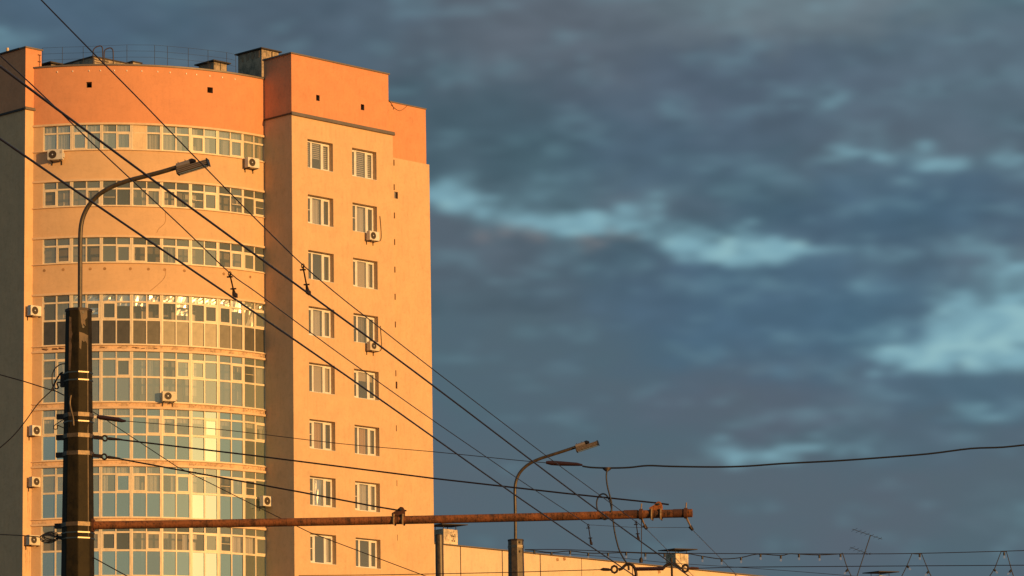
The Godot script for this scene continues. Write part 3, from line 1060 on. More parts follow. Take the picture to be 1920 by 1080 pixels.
	for cr in [[[308, 398], [309, 412], [307, 420], [302, 425], [297, 430], [294, 436]], [[308, 505], [309, 514], [306, 523], [299, 531], [292, 537], [283, 544]]]:
		var pts := []
		for q in cr:
			# follow the curve of the wall
			var p := in_tower(q[0], q[1], -3.45)
			var ang := rad_to_deg(atan2(p.x - BAY_X, p.z - BAY_Z))
			pts.append(bay(ang, p.y, 0.0))
		st = st_new()
		tube(st, smooth_path(pts, 4), 0.012, 6)
		put(st, "crack", M.stain, t)
	# peeled strip of trim between the fourth and fifth rows
	for i in 26:
		var a := rng.randf_range(-59.0, -30.0)
		if a > -45.0 and rng.randf() < 0.4:
			continue
		st = st_new()
		box(st, bay(a, 33.07 + rng.randf_range(-0.03, 0.03), 0.004), Vector3(rng.randf_range(0.05, 0.32), rng.randf_range(0.02, 0.055), 0.006), Basis(Vector3.UP, deg_to_rad(a)) * Basis(Vector3.BACK, rng.randf_range(-0.25, 0.25)))
		put(st, "peeled_spot", M.chip, t)
	# --- on the roof of the bay
	var c1 := in_tower(490.5, 91.5, -3.9)
	var rv := roof_house(t, "roof_vent", Vector3(c1.x, c1.y, -3.9), 1.15, 1.78, 1.9, M.vent_wall, 0.13, 0.16, "tall square ventilation shaft with a flat metal cap")
	for i in 4:
		st = st_new()
		box(st, Vector3(c1.x - 0.006, c1.y - 0.24 - 0.02 * i, -4.2 - 0.38 * i), Vector3(0.02, 0.36 - 0.04 * i, 0.26 - 0.05 * i))
		put(st, "opening", M.duct, rv)
	st = st_new()
	box(st, Vector3(c1.x + 0.68, c1.y - 0.9, -3.86), Vector3(0.03, 1.7, 0.03))
	put(st, "seam", M.dark_flash, rv)
	var c2 := in_tower(401.0, 115.0, -4.6)
	rv = roof_house(t, "roof_vent", Vector3(c2.x, c2.y, -4.6), 0.85, 1.15, 1.3, M.vent_wall, 0.16, 0.14, "low square ventilation shaft with a metal cap")
	st = st_new()
	box(st, Vector3(c2.x - 0.006, c2.y - 0.2, -5.1), Vector3(0.02, 0.34, 0.42))
	put(st, "opening", M.duct, rv)
	st = st_new()
	box(st, Vector3(c2.x + 0.42, c2.y - 0.5, -4.585), Vector3(0.03, 1.0, 0.03))
	put(st, "seam", M.dark_flash, rv)
	var c3 := in_tower(174.5, 106.5, -7.3)
	rv = roof_house(t, "stair_housing", Vector3(c3.x, c3.y, -7.3), 2.9, 2.2, 1.6, M.vent_wall, 0.05, 0.04, "roof stair housing with a sunlit brick face")
	for i in 4:
		st = st_new()
		box(st, Vector3(c3.x + 0.52, c3.y - 0.12 - 0.12 * i, -7.255), Vector3(0.9, 0.015, 0.012))
		put(st, "brick_joint", M.chip, rv)
	var c4 := in_tower(96.0, 119.0, -8.3)
	roof_house(t, "roof_vent", Vector3(c4.x, c4.y, -8.3), 0.42, 0.6, 1.2, M.vent_wall, 0.22, 0.13, "small roof vent beside the pier")
	var c5 := in_tower(249.0, 116.0, -7.0)
	roof_house(t, "roof_vent", Vector3(c5.x, c5.y, -7.0), 0.55, 0.45, 1.2, M.vent_wall, 0.05, 0.06, "small roof vent behind the stair housing")
	# safety railing, set back on the roof
	var rail := MeshInstance3D.new()
	rail.name = "railing"
	t.add_child(rail)
	var posts := [[80, 90], [117, 88.5], [156, 87.5], [238, 84], [290, 84.5], [314, 86.5], [353, 90], [390, 94], [425, 98.5], [442, 102]]
	var tops := []
	st = st_new()
	for q in posts:
		var a := in_tower(q[0], q[1], -8.0)
		# keep the rail on a circle round the bay's centre
		var d := tower_local(EYE)
		var e := (a - d).normalized()
		var ox := d.x - BAY_X
		var oz := d.z - BAY_Z
		var aa := e.x * e.x + e.z * e.z
		var bb := 2.0 * (ox * e.x + oz * e.z)
		var cc := ox * ox + oz * oz - pow(BAY_R - 1.6, 2)
		var disc := maxf(0.0, bb * bb - 4 * aa * cc)
		var s := (-bb - sqrt(disc)) / (2 * aa)
		tops.append(d + e * s)
	for k in 3:
		var line := []
		for p in tops:
			line.append(p - Vector3(0, 0.31 * k, 0))
		st = st_new()
		tube(st, line, 0.006, 6)
		put(st, "rail", M.rail, rail)
	for p in tops:
		st = st_new()
		tube(st, [p, Vector3(p.x, 46.75, p.z)], 0.011, 6)
		put(st, "post", M.rail, rail)
	# two ladder hoops where the fire ladder comes over the edge
	for h in [[[174.5, 122], [174.5, 98], [177, 91], [182, 87.5], [188, 86], [191, 88], [192.5, 94], [193, 122]], [[195.5, 122], [195.5, 98], [198, 93], [203, 90.5], [208, 90], [211, 93], [212, 98], [212.5, 122]]]:
		var pts := []
		for q in h:
			pts.append(in_tower(q[0], q[1], -5.9))
		st = st_new()
		tube(st, smooth_path(pts, 3), 0.028, 8)
		put(st, "ladder_hoop", M.rail_red, t)

# ---------------------------------------------------------------- air conditioners
func air_conditioner(f: Transform3D, label: String, hose := 0) -> void:
	# f: its back middle on the wall, z outwards
	var t := thing("air_conditioner", label, "air conditioner", f, "outdoor air conditioner units on the tower")
	t.scale = Vector3.ONE * (0.86 if hose == 1 else 0.93)
	var st := st_new()
	var kind := rng.randi() % 3
	var w: float = [0.76, 0.72, 0.80][kind]
	var h: float = [0.54, 0.52, 0.56][kind]
	var body: Material = [M.ac, M.ac_old, M.ac_grey][kind]
	chamfer_box(st, Vector3(0, 0, 0.29), Vector3(w, h, 0.28), 0.025)
	put(st, "casing", body, t)
	st = st_new()
	var fan_r: float = [0.215, 0.195, 0.225][kind]
	var c := Vector3([-0.10, -0.07, -0.13][kind], [0.0, 0.01, -0.01][kind], 0.432)
	var disc := []
	for i in 20:
		var a := TAU * i / 20
		disc.append(c + Vector3(cos(a), sin(a), 0) * fan_r)
	for i in 20:
		tri(st, c, disc[i], disc[(i + 1) % 20], Vector3.BACK)
	put(st, "fan_opening", M.ac_dark, t)
	for q in [1.0, 0.7, 0.42]:
		st = st_new()
		tube(st, ring_pts(c + Vector3(0, 0, 0.006), Vector3.RIGHT, Vector3.UP, fan_r * q, fan_r * q, 20), 0.007, 5, false)
		put(st, "grille_ring", body if q > 0.9 else M.iron, t)
	if kind == 2:
		for i in 4:
			st = st_new()
			box(st, Vector3(w / 2 - 0.09, 0.16 - 0.035 * i, 0.433), Vector3(0.10, 0.010, 0.008))
			put(st, "louvre", M.iron, t)
	elif kind == 1:
		st = st_new()
		box(st, Vector3(w / 2 - 0.10, 0.17, 0.432), Vector3(0.09, 0.05, 0.006))
		put(st, "badge", M.galv, t)
	st = st_new()
	tube(st, [c, c + Vector3(0, 0, 0.02)], 0.035, 10)
	put(st, "fan_hub", M.ac_hub, t)
	for sx in [-0.26, 0.26]:
		st = st_new()
		box(st, Vector3(sx, -h / 2 - 0.025, 0.23), Vector3(0.04, 0.045, 0.46))
		box(st, Vector3(sx, -h / 2 - 0.12, 0.02), Vector3(0.04, 0.2, 0.035))
		put(st, "bracket", M.iron, t)
	st = st_new()
	box(st, Vector3(w / 2 + 0.035, -0.05, 0.26), Vector3(0.07, 0.22, 0.12))
	put(st, "valve_cover", body, t)
	if hose == 2:
		st = st_new()
		tube(st, smooth_path([Vector3(w / 2 + 0.05, -0.14, 0.26), Vector3(w / 2 + 0.12, -0.2, 0.12), Vector3(w / 2 + 0.10, -0.05, 0.03), Vector3(w / 2 + 0.06, 0.35, 0.02)], 5), 0.02, 6)
		put(st, "hose", M.curtain_grey, t)
	if hose == 1:
		st = st_new()
		tube(st, smooth_path([Vector3(w / 2 + 0.05, -0.12, 0.24), Vector3(0.66, -0.17, 0.06), Vector3(0.85, -0.1, 0.03), Vector3(0.93, 0.12, 0.03), Vector3(0.91, 0.7, 0.03), Vector3(0.84, 1.35, 0.03)], 5), 0.022, 6)
		put(st, "hose", M.band_steel, t)

func bay_frame(a: float, y: float) -> Transform3D:
	return tower_frame * Transform3D(Basis(Vector3.UP, deg_to_rad(a)), bay(a, y))

func build_air_conditioners() -> void:
	air_conditioner(bay_frame(-55.0, 42.60), "white air conditioner under the top left corner window of the curved bay")
	air_conditioner(bay_frame(-4.3, 42.62), "white air conditioner under the top right corner window of the curved bay")
	air_conditioner(bay_frame(-27.2, 30.68), "white air conditioner alone in the middle of the curved glazing", 2)
	air_conditioner(bay_frame(-0.1, 25.88), "white air conditioner at the lower right end of the bay, beside the shaded side wall")
	air_conditioner(tower_frame * Transform3D(Basis.IDENTITY, Vector3(5.23, 39.46, 0)), "upper of two white air conditioners on the flat wall, below a right-hand window", 1)
	air_conditioner(tower_frame * Transform3D(Basis.IDENTITY, Vector3(5.17, 33.86, 0)), "lower of two white air conditioners on the flat wall, below a right-hand window", 1)
	var drips := []
	var ys := [[67.0, 583.0, "topmost of the four white air conditioners on the corner pier"], [70.0, 808.0, "second highest of the four white air conditioners on the corner pier"], [69.0, 904.0, "third highest of the four white air conditioners on the corner pier"], [64.0, 1013.0, "lowest of the four white air conditioners on the corner pier, behind the cable coil"]]
	for q in ys:
		var p := in_tower(q[0] - 1.0, q[1], -7.48)
		if q[1] > 850.0:
			for i in 5:
				drips.append([p.x - 0.28 + 0.13 * i, p.y - 0.36, rng.randf_range(0.4, 1.5), rng.randf_range(0.012, 0.035)])
		air_conditioner(tower_frame * Transform3D(Basis.IDENTITY, Vector3(p.x, p.y, -7.78)), q[2], 2)
	var tower := get_node("apartment_tower")
	for d in drips:
		var st := st_new()
		var y := 0.0
		var x: float = d[0]
		while y < d[2]:
			var nx := x + rng.randf_range(-0.012, 0.012)
			var w0: float = d[3] * (1.0 - 0.7 * y / d[2])
			var w1: float = d[3] * (1.0 - 0.7 * (y + 0.1) / d[2])
			quad(st, Vector3(x - w0, d[1] - y, -7.777), Vector3(x + w0, d[1] - y, -7.777), Vector3(nx + w1, d[1] - y - 0.1, -7.777), Vector3(nx - w1, d[1] - y - 0.1, -7.777), Vector3.BACK)
			x = nx
			y += 0.1
		put(st, "rust_drip", M.drip, tower)

# ---------------------------------------------------------------- the panel block farther off
func build_block() -> void:
	# facade runs parallel to the tower's sunlit face
	var corner := on_depth(826.0, 1020.6, 240.0)
	var f := Transform3D(tower_frame.basis, Vector3(corner.x, 0, corner.z))
	var t := thing("panel_apartment_block", "long pale panel apartment block low behind the tower", "building", f)
	var n := tower_frame.basis.z
	var top := corner.y
	var xs := [-6.0]
	for x in [864.0, 942.0, 1013.0, 1090.5, 1186.0, 1261.0, 1378.0, 1480.0]:
		xs.append((f.affine_inverse() * on_plane(x, 1060, corner, n)).x)
	for i in 8:
		xs.append(xs[xs.size() - 1] + 3.9)
	for i in xs.size() - 1:
		var w: float = xs[i + 1] - xs[i]
		var y1 := top
		for k in 5:
			var hh := 2.75 if k < 4 else y1
			var st := st_new()
			box(st, Vector3((xs[i] + xs[i + 1]) / 2, y1 - hh / 2, -0.15 + 0.008 * ((i * 5 + k * 3) % 4 - 2)), Vector3(w - 0.07, hh - 0.06, 0.3))
			put(st, "wall_panel", M.block, t)
			y1 -= hh
			if y1 <= 0.1:
				break
	var x_end: float = xs[xs.size() - 1]
	var st := st_new()
	box(st, Vector3((xs[0] + x_end) / 2, top / 2 - 0.2, -6.2), Vector3(x_end - xs[0], top - 0.4, 11.6))
	put(st, "core", M.ink, t)
	st = st_new()
	box(st, Vector3((xs[0] + x_end) / 2, top + 0.03, -0.12), Vector3(x_end - xs[0] + 0.1, 0.06, 0.42))
	put(st, "coping", M.flashing, t)
	# roof vents with flat caps on legs
	var spots := [[845.0, 1006.0, 30.0, 0.92, "pale roof vent with scribbled marks and a flat cap"], [1279.0, 1051.0, 34.0, 0.95, "pale roof vent with a flat cap"], [1660.0, 1092.0, 34.0, 1.0, "far roof vent with a wide flat cap"]]
	for q in spots:
		var pl := corner - n * 1.6
		var p := f.affine_inverse() * on_plane(q[0], q[1], pl, n)
		st = st_new()
		box(st, Vector3(p.x, p.y - 0.6, p.z - 0.45), Vector3(1.25, 2.1, 0.9))
		var v := put(st, "roof_vent", M.white_box, t, q[4])
		var yt := p.y + 0.45
		for sx in [-0.55, 0.55]:
			for sz in [-0.82, -0.08]:
				st = st_new()
				tube(st, [Vector3(p.x + sx, yt - 0.02, p.z + sz), Vector3(p.x + sx, yt + 0.26, p.z + sz)], 0.025, 6)
				put(st, "cap_leg", M.iron, v)
		st = st_new()
		box(st, Vector3(p.x + 0.1, yt + 0.30, p.z - 0.45), Vector3(2.3, 0.06, 1.5), Basis(Vector3.BACK, 0.05))
		put(st, "cap", M.dark_flash, v)
		if q[0] < 900.0:
			# scribbles painted on the vent
			for s in [[[0.02, 0.12], [0.07, -0.02], [0.16, -0.04], [0.12, 0.08], [0.05, 0.05]], [[0.2, 0.14], [0.22, 0.0], [0.30, -0.05], [0.36, 0.03], [0.24, 0.02]], [[0.36, 0.16], [0.42, 0.02]], [[0.10, -0.32], [0.15, -0.22], [0.20, -0.33], [0.12, -0.28]], [[0.30, -0.33], [0.31, -0.22], [0.39, -0.25], [0.31, -0.28], [0.40, -0.33], [0.30, -0.33]], [[0.22, -0.10], [0.25, -0.2]]]:
				var pts := []
				for e in s:
					pts.append(Vector3(p.x + e[0] - 0.02, p.y + e[1] + 0.02, p.z + 0.006))
				st = st_new()
				tube(st, pts, 0.018, 5)
				put(st, "scribble", M.ink, v)
	# small patches on the panels
	for q in [[1045.0, 1049.0], [1058.0, 1048.0], [1236.0, 1072.0]]:
		var p := f.affine_inverse() * on_plane(q[0], q[1], corner, n)
		st = st_new()
		box(st, Vector3(p.x, p.y, 0.012), Vector3(0.22, 0.2, 0.012), Basis(Vector3.BACK, 0.3))
		put(st, "damp_patch", M.stain, t)
	# television aerial on the same roof
	var pl2 := corner - n * 3.0
	var foot := on_plane(1600.0, 1102.0, pl2, n)
	var head := on_plane(1632.0, 1004.0, pl2, n)
	var mid := foot.lerp(head, 0.69)
	var an := thing("tv_aerial", "leaning rooftop television aerial against the dark sky", "aerial", Transform3D(Basis.IDENTITY, foot))
	st = st_new()
	tube(st, [Vector3.ZERO, head - foot], 0.035, 6)
	put(st, "mast", M.rail, an)
	for q in [[head, [-34.0, -12.0], [22.0, 7.0], 7], [mid, [-28.0, -10.0], [10.0, 4.0], 5]]:
		var h0: Vector3 = q[0]
		var base_px := [1632.0, 1004.0] if q[3] == 7 else [1622.0, 1036.0]
		var a := on_plane(base_px[0] + q[1][0], base_px[1] + q[1][1], pl2, n)
		var b := on_plane(base_px[0] + q[2][0], base_px[1] + q[2][1], pl2, n)
		st = st_new()
		tube(st, [a - foot, b - foot], 0.018, 5)
		put(st, "boom", M.rail, an)
		for i in q[3]:
			var c := a.lerp(b, (i + 0.5) / q[3]) - foot
			var d: Vector3 = Vector3(0.35, 0.10, 0.9).normalized() * (0.5 - 0.03 * i)
			st = st_new()
			tube(st, [c - d, c + d], 0.011, 5)
			put(st, "element", M.rail, an)

# ---------------------------------------------------------------- poles and lamps
var pole_at := Vector3()
var street := Vector3()        # heading of the trolley wires
var across := Vector3()        # from the pole over the street

func pp(x: float, y: float, nearer := 0.0) -> Vector3:
	return on_plane(x, y, pole_at - street * nearer, street)

func octagon_shaft(st: SurfaceTool, base: Vector3, h0: float, h1: float, r0: float, r1: float, turn: float) -> void:
	for k in 8:
		var a := turn + TAU * k / 8
		var b := turn + TAU * (k + 1) / 8
		var da := Vector3(sin(a), 0, cos(a))
		var db := Vector3(sin(b), 0, cos(b))
		var e := 0.10
		var n := (da + db).normalized()
		# flat of the face, and a narrow rounded corner
		var fa := da.lerp(db, e)
		var fb := db.lerp(da, e)
		quad(st, base + fa * r1 + Vector3(0, h1, 0), base + fb * r1 + Vector3(0, h1, 0), base + fb * r0 + Vector3(0, h0, 0), base + fa * r0 + Vector3(0, h0, 0), n)
		var c := turn + TAU * (k + 2) / 8
		var dc := Vector3(sin(c), 0, cos(c))
		var fc := db.lerp(dc, e)
		var n2 := (db + dc).normalized()
		quad_s(st, base + fb * r1 + Vector3(0, h1, 0), base + fc * r1 + Vector3(0, h1, 0), base + fc * r0 + Vector3(0, h0, 0), base + fb * r0 + Vector3(0, h0, 0), n, n2, n2, n)
		tri(st, base + Vector3(0, h1, 0), base + da * r1 + Vector3(0, h1, 0), base + db * r1 + Vector3(0, h1, 0), Vector3.UP)

func octagon_band(st: SurfaceTool, c: Vector3, r: float, h: float, turn: float) -> void:
	for k in 8:
		var a := turn + TAU * k / 8
		var b := turn + TAU * (k + 1) / 8
		var da := Vector3(sin(a), 0, cos(a)) * r
		var db := Vector3(sin(b), 0, cos(b)) * r
		var up := Vector3(0, h / 2, 0)
		quad(st, c + da + up, c + db + up, c + db - up, c + da - up, (da + db).normalized())
		quad(st, c + da + up, c + db + up, c + db * 0.9 + up, c + da * 0.9 + up, Vector3.UP)
		quad(st, c + da - up, c + db - up, c + db * 0.9 - up, c + da * 0.9 - up, Vector3.DOWN)

func lamp_head(t: Node3D, p: Vector3, along: Vector3, s: float) -> void:
	# p: where the arm ends; along: direction of the arm's end (all relative to the thing)
	var z := along.cross(Vector3.UP).normalized()
	if z.dot(Vector3.BACK) < 0:
		z = -z
	var b := Basis(along, z.cross(along).normalized(), z)
	if b.y.y < 0:
		b.y = -b.y
	var st := st_new()
	var c := p + (b.x * 0.19 + b.y * -0.055) * s
	chamfer_box(st, c, Vector3(0.385, 0.070, 0.115) * s, 0.018 * s, b)
	var head := put(st, "lamp_head", M.lamp_body, t)
	for k in 3:
		st = st_new()
		box(st, c + b.z * 0.060 * s + b.y * (0.022 - 0.022 * k) * s, Vector3(0.38, 0.006, 0.010) * s, b)
		put(st, "rib", M.lamp_box, head)
	for sg in [-1.0, 1.0]:
		st = st_new()
		box(st, c + b.x * 0.196 * sg * s, Vector3(0.012, 0.086, 0.125) * s, b)
		put(st, "end_plate", M.black, head)
	st = st_new()
	box(st, c + b.y * -0.041 * s, Vector3(0.36, 0.008, 0.09) * s, b)
	put(st, "lens", M.glass_c, head)
	st = st_new()
	chamfer_box(st, p + (b.x * 0.085 + b.y * 0.012) * s, Vector3(0.17, 0.06, 0.075) * s, 0.015 * s, b)
	put(st, "driver_box", M.lamp_box, t)
	st = st_new()
	var e := p + (b.x * 0.165 + b.y * 0.016) * s
	tube(st, [e, e + b.x * 0.035 * s, e + b.x * 0.065 * s - b.y * 0.012 * s, e + b.x * 0.075 * s - b.y * 0.02 * s], [0.036 * s, 0.036 * s, 0.026 * s, 0.010 * s], 10)
	put(st, "photocell", M.black, t)
	for d in [0.03, 0.12]:
		st = st_new()
		tube(st, [p + (b.x * d + b.y * 0.04) * s, p + (b.x * (d - 0.006) + b.y * 0.062) * s], 0.005 * s, 6)
		put(st, "bolt", M.iron, t)

func build_near_pole() -> void:
	var base := Vector3(pole_at.x, 0, pole_at.z)
	var t := thing("trolley_pole", "dark brown eight-sided trolley pole with steel straps and a street lamp", "pole", Transform3D(Basis.IDENTITY, base))
	var turn := atan2(-base.x, -base.z) + PI
	turn = atan2(EYE.x - base.x, EYE.z - base.z)
	var top := pole_at.y
	var r1 := 0.149
	var r0 := 0.149 + 0.0135 * top
	var rad := func(y: float) -> float: return r1 + 0.0135 * (top - y)
	var st := st_new()
	octagon_shaft(st, Vector3.ZERO, 0.0, top, r0, r1, turn)
	put(st, "shaft", M.pole, t)
	st = st_new()
	octagon_band(st, Vector3(0, top - 0.004, 0), r1 + 0.004, 0.03, turn)
	put(st, "top_plate", M.iron, t)
	# worn paint near the top, thin flakes lying on the faces
	var face := func(side: float, along_face: float, y: float, out: float) -> Vector3:
		var a: float = turn + deg_to_rad(22.5 * side)
		var r: float = rad.call(y) * cos(PI / 8) + out
		var d := Vector3(sin(a), 0, cos(a))
		var s := Vector3(cos(a), 0, -sin(a))
		return d * r + s * along_face + Vector3(0, y, 0)
	var flakes := [[1.0, [[-0.05, -0.01], [0.045, -0.01], [0.045, -0.10], [0.02, -0.13], [0.025, -0.2], [0.0, -0.17], [-0.01, -0.22], [-0.03, -0.16], [-0.035, -0.08]]], [1.0, [[-0.052, -0.27], [0.0, -0.28], [0.045, -0.30], [0.05, -0.42], [0.03, -0.37], [0.0, -0.38], [-0.02, -0.36], [-0.03, -0.47], [-0.05, -0.45]]], [-1.0, [[-0.055, -0.09], [-0.03, -0.1], [-0.025, -0.25], [-0.012, -0.29], [-0.03, -0.36], [-0.02, -0.42], [-0.035, -0.7], [-0.056, -0.7]]], [1.0, [[0.043, -0.3], [0.055, -0.3], [0.056, -1.2], [0.046, -1.2]]], [1.0, [[0.045, -1.35], [0.058, -1.3], [0.060, -2.6], [0.049, -2.5]]]]
	for f in flakes:
		st = st_new()
		var poly := PackedVector2Array()
		for q in f[1]:
			poly.append(Vector2(q[0], q[1]))
		var idx := Geometry2D.triangulate_polygon(poly)
		for i in range(0, idx.size(), 3):
			var v := []
			for k in 3:
				var q := poly[idx[i + k]]
				v.append(face.call(f[0], q.x, top + q.y, 0.0025))
			var a: float = turn + deg_to_rad(22.5 * f[0])
			tri(st, v[0], v[1], v[2], Vector3(sin(a), 0, cos(a)))
		put(st, "worn_patch", M.pole_worn, t)
	for y in [-0.045, -0.21]:
		st = st_new()
		tube(st, [face.call(1.0, -0.005, top + y, -0.002), face.call(1.0, -0.005, top + y, 0.006)], 0.015, 10)
		put(st, "bolt_hole", M.black, t)
	var height := func(py: float) -> float: return pp(147.0, py).y
	for py in [700.6, 715.0, 792.5, 1000.6, 1011.0]:
		var y: float = height.call(py)
		st = st_new()
		octagon_band(st, Vector3(0, y, 0), rad.call(y) + 0.004, 0.015, turn)
		put(st, "strap", M.strap, t)
	for py in [780.0, 819.0, 852.0, 985.0]:
		var y: float = height.call(py)
		st = st_new()
		octagon_band(st, Vector3(0, y, 0), rad.call(y) + 0.007, 0.046, turn)
		var band := put(st, "clamp_band", M.band_steel, t)
		st = st_new()
		box(st, across * -(rad.call(y) + 0.035) + Vector3(0, y, 0), Vector3(0.09, 0.055, 0.06), Basis(Vector3.UP, atan2(-across.z, across.x)))
		put(st, "lug", M.iron, band)
	# bracket with scrolled hook on the left for the two side wires
	var yb: float = height.call(712.0)
	st = st_new()
	box(st, across * -(rad.call(yb) + 0.02) + Vector3(0, yb, 0), Vector3(0.05, 0.15, 0.05), Basis(Vector3.UP, atan2(-across.z, across.x)))
	put(st, "hook_plate", M.iron, t)
	var hook := []
	for q in [[118, 698], [113, 701], [108, 708], [103, 718], [99, 727], [96, 733]]:
		hook.append(pp(q[0], q[1]) - base)
	st = st_new()
	tube(st, smooth_path(hook, 4), 0.010, 8)
	put(st, "hook", M.iron, t)
	var scroll := []
	for q in [[119, 717], [112, 717], [107, 718], [108, 723], [109.5, 727], [106, 729], [103, 727.5]]:
		scroll.append(pp(q[0], q[1]) - base)
	st = st_new()
	tube(st, smooth_path(scroll, 4), 0.008, 8)
	put(st, "scroll", M.iron, t)
	# lamp arm
	var arm := []
	for q in [[150, 600], [150, 560], [150.2, 500], [150.5, 445], [152.5, 420], [158, 401], [168, 383], [184, 366], [206, 352], [236, 340], [270, 331], [304, 322], [332, 313.5]]:
		arm.append(pp(q[0], q[1]) - base)
	st = st_new()
	tube(st, smooth_path(arm, 4), 0.026, 12)
	put(st, "lamp_arm", M.arm_paint, t)
	lamp_head(t, arm[arm.size() - 1], (arm[arm.size() - 1] - arm[arm.size() - 2]).normalized(), 0.93)
	# torn cable hanging down the face
	var tail := []
	for q in [[133, 741], [131, 756], [134, 772], [137, 784], [138, 798]]:
		tail.append(pp(q[0], q[1], 0.2) - base)
	st = st_new()
	tube(st, smooth_path(tail, 4), 0.012, 8)
	put(st, "cable_tail", M.band_steel, t)

func build_pipe_arm() -> void:
	var a := pp(178.0, 985.0)
	var b := pp(1298.0, 962.0)
	var ax := (b - a).normalized()
	var t := thing("bracket_arm", "long rusty steel pipe reaching out sideways from the near trolley pole", "pipe", Transform3D(Basis.IDENTITY, a))
	var st := st_new()
	var pts := []
	for i in 25:
		var f := i / 24.0
		pts.append((b - a) * f + Vector3(0, -0.012 * sin(PI * f), 0))
	tube(st, pts, 0.0455, 16)
	put(st, "pipe", M.rust, t)
	var bs := Basis(ax, (Vector3.UP - ax * ax.y).normalized(), ax.cross(Vector3.UP).normalized())
	# socket at the pole
	st = st_new()
	tube(st, [ax * -0.08, ax * 0.0], 0.055, 14)
	box(st, ax * -0.05, Vector3(0.07, 0.14, 0.09), bs)
	put(st, "socket", M.rust_dark, t)
	st = st_new()
	tube(st, [ax * -0.045 + Vector3(0, 0.11, 0), ax * -0.045 + Vector3(0, -0.12, 0)], 0.010, 6)
	put(st, "pin", M.iron, t)
	# saddles that hold the stay cables: two jaws over the pipe, tapered body, bolt
	for px in [748.0, 1231.0]:
		var c := pp(px, 975.5 if px < 1000.0 else 963.5) - a
		var along := c.dot(ax)
		c = ax * along
		var k: float = 1.0
		st = st_new()
		for sx in [-0.05, 0.05]:
			tube(st, [c + ax * sx * k + bs.y * 0.05 + bs.z * 0.04, c + ax * sx * k - bs.y * 0.02 + bs.z * 0.056, c + ax * sx * k - bs.y * 0.065 + bs.z * 0.045], 0.0105, 8)
			tube(st, [c + ax * sx * k + bs.y * 0.05 - bs.z * 0.04, c + ax * sx * k - bs.y * 0.02 - bs.z * 0.056, c + ax * sx * k - bs.y * 0.065 - bs.z * 0.045], 0.0105, 8)
		var sad := put(st, "u_bolt", M.rust_light, t)
		sad.set_meta("kind", "stuff")
		st = st_new()
		var prof := [[-0.075, 0.035], [0.06, 0.035], [0.065, 0.07], [0.06, 0.10], [0.045, 0.128], [0.02, 0.132], [0.0, 0.115], [-0.03, 0.09], [-0.075, 0.065]]
		for zz in [-0.03, 0.03]:
			for i in range(1, prof.size() - 1):
				tri(st, c + ax * prof[0][0] + bs.y * prof[0][1] + bs.z * zz, c + ax * prof[i][0] + bs.y * prof[i][1] + bs.z * zz, c + ax * prof[i + 1][0] + bs.y * prof[i + 1][1] + bs.z * zz, bs.z * signf(zz))
		for i in prof.size():
			var p: Array = prof[i]
			var q: Array = prof[(i + 1) % prof.size()]
			var d := Vector2(q[0] - p[0], q[1] - p[1])
			var nn: Vector3 = (ax * -d.y + bs.y * d.x).normalized()
			if nn.dot(ax * (p[0] + q[0]) / 2 + bs.y * ((p[1] + q[1]) / 2 - 0.07)) < 0:
				nn = -nn
			quad(st, c + ax * p[0] + bs.y * p[1] + bs.z * 0.03, c + ax * q[0] + bs.y * q[1] + bs.z * 0.03, c + ax * q[0] + bs.y * q[1] - bs.z * 0.03, c + ax * p[0] + bs.y * p[1] - bs.z * 0.03, nn)
		put(st, "saddle", M.rust if px > 1000.0 else M.rust_dark, t)
		st = st_new()
		tube(st, [c + ax * 0.03 + bs.y * 0.10 + bs.z * 0.05, c + ax * 0.03 + bs.y * 0.10 - bs.z * 0.05], 0.012, 8)
		put(st, "bolt", M.strap, t)
	# two hanger clamps near the free end, each with a short link
	for q in [[1202.0, 1211.0, 990.0], [1286.0, 1297.0, 992.0]]:
		var c0 := pp(q[0], 963.0) - a
		var c := ax * c0.dot(ax)
		st = st_new()
		tube(st, [c - ax * 0.018, c + ax * 0.018], 0.058, 14)
		put(st, "clamp", M.rust_dark, t)
		st = st_new()
		tube(st, [c + bs.y * 0.05, c + bs.y * 0.115 + ax * 0.006], 0.008, 6)
		put(st, "clamp_bolt", M.rust_light, t)
		var e := pp(q[1], q[2]) - a
		for sg in [-1.0, 1.0]:
			st = st_new()
			tube(st, [c - bs.y * 0.05 + ax * (0.006 + 0.008 * sg) + bs.z * 0.015 * sg, e + bs.z * 0.012 * sg], 0.007, 6)
			put(st, "link", M.rust_light, t)
		st = st_new()
		tube(st, [e - ax * 0.02 + bs.y * 0.03, e + ax * 0.012 - bs.y * 0.012], [0.022, 0.016], 10)
		put(st, "shackle", M.iron, t)
	# dark sleeve marks and end cap
	for q in [[1183.0, 0.075], [1273.0, 0.06]]:
		var c0 := pp(q[0], 964.0) - a
		var c := ax * c0.dot(ax)
		st = st_new()
		tube(st, [c - ax * q[1], c + ax * q[1]], 0.0475, 16, false)
		put(st, "sleeve", M.rust_dark, t)

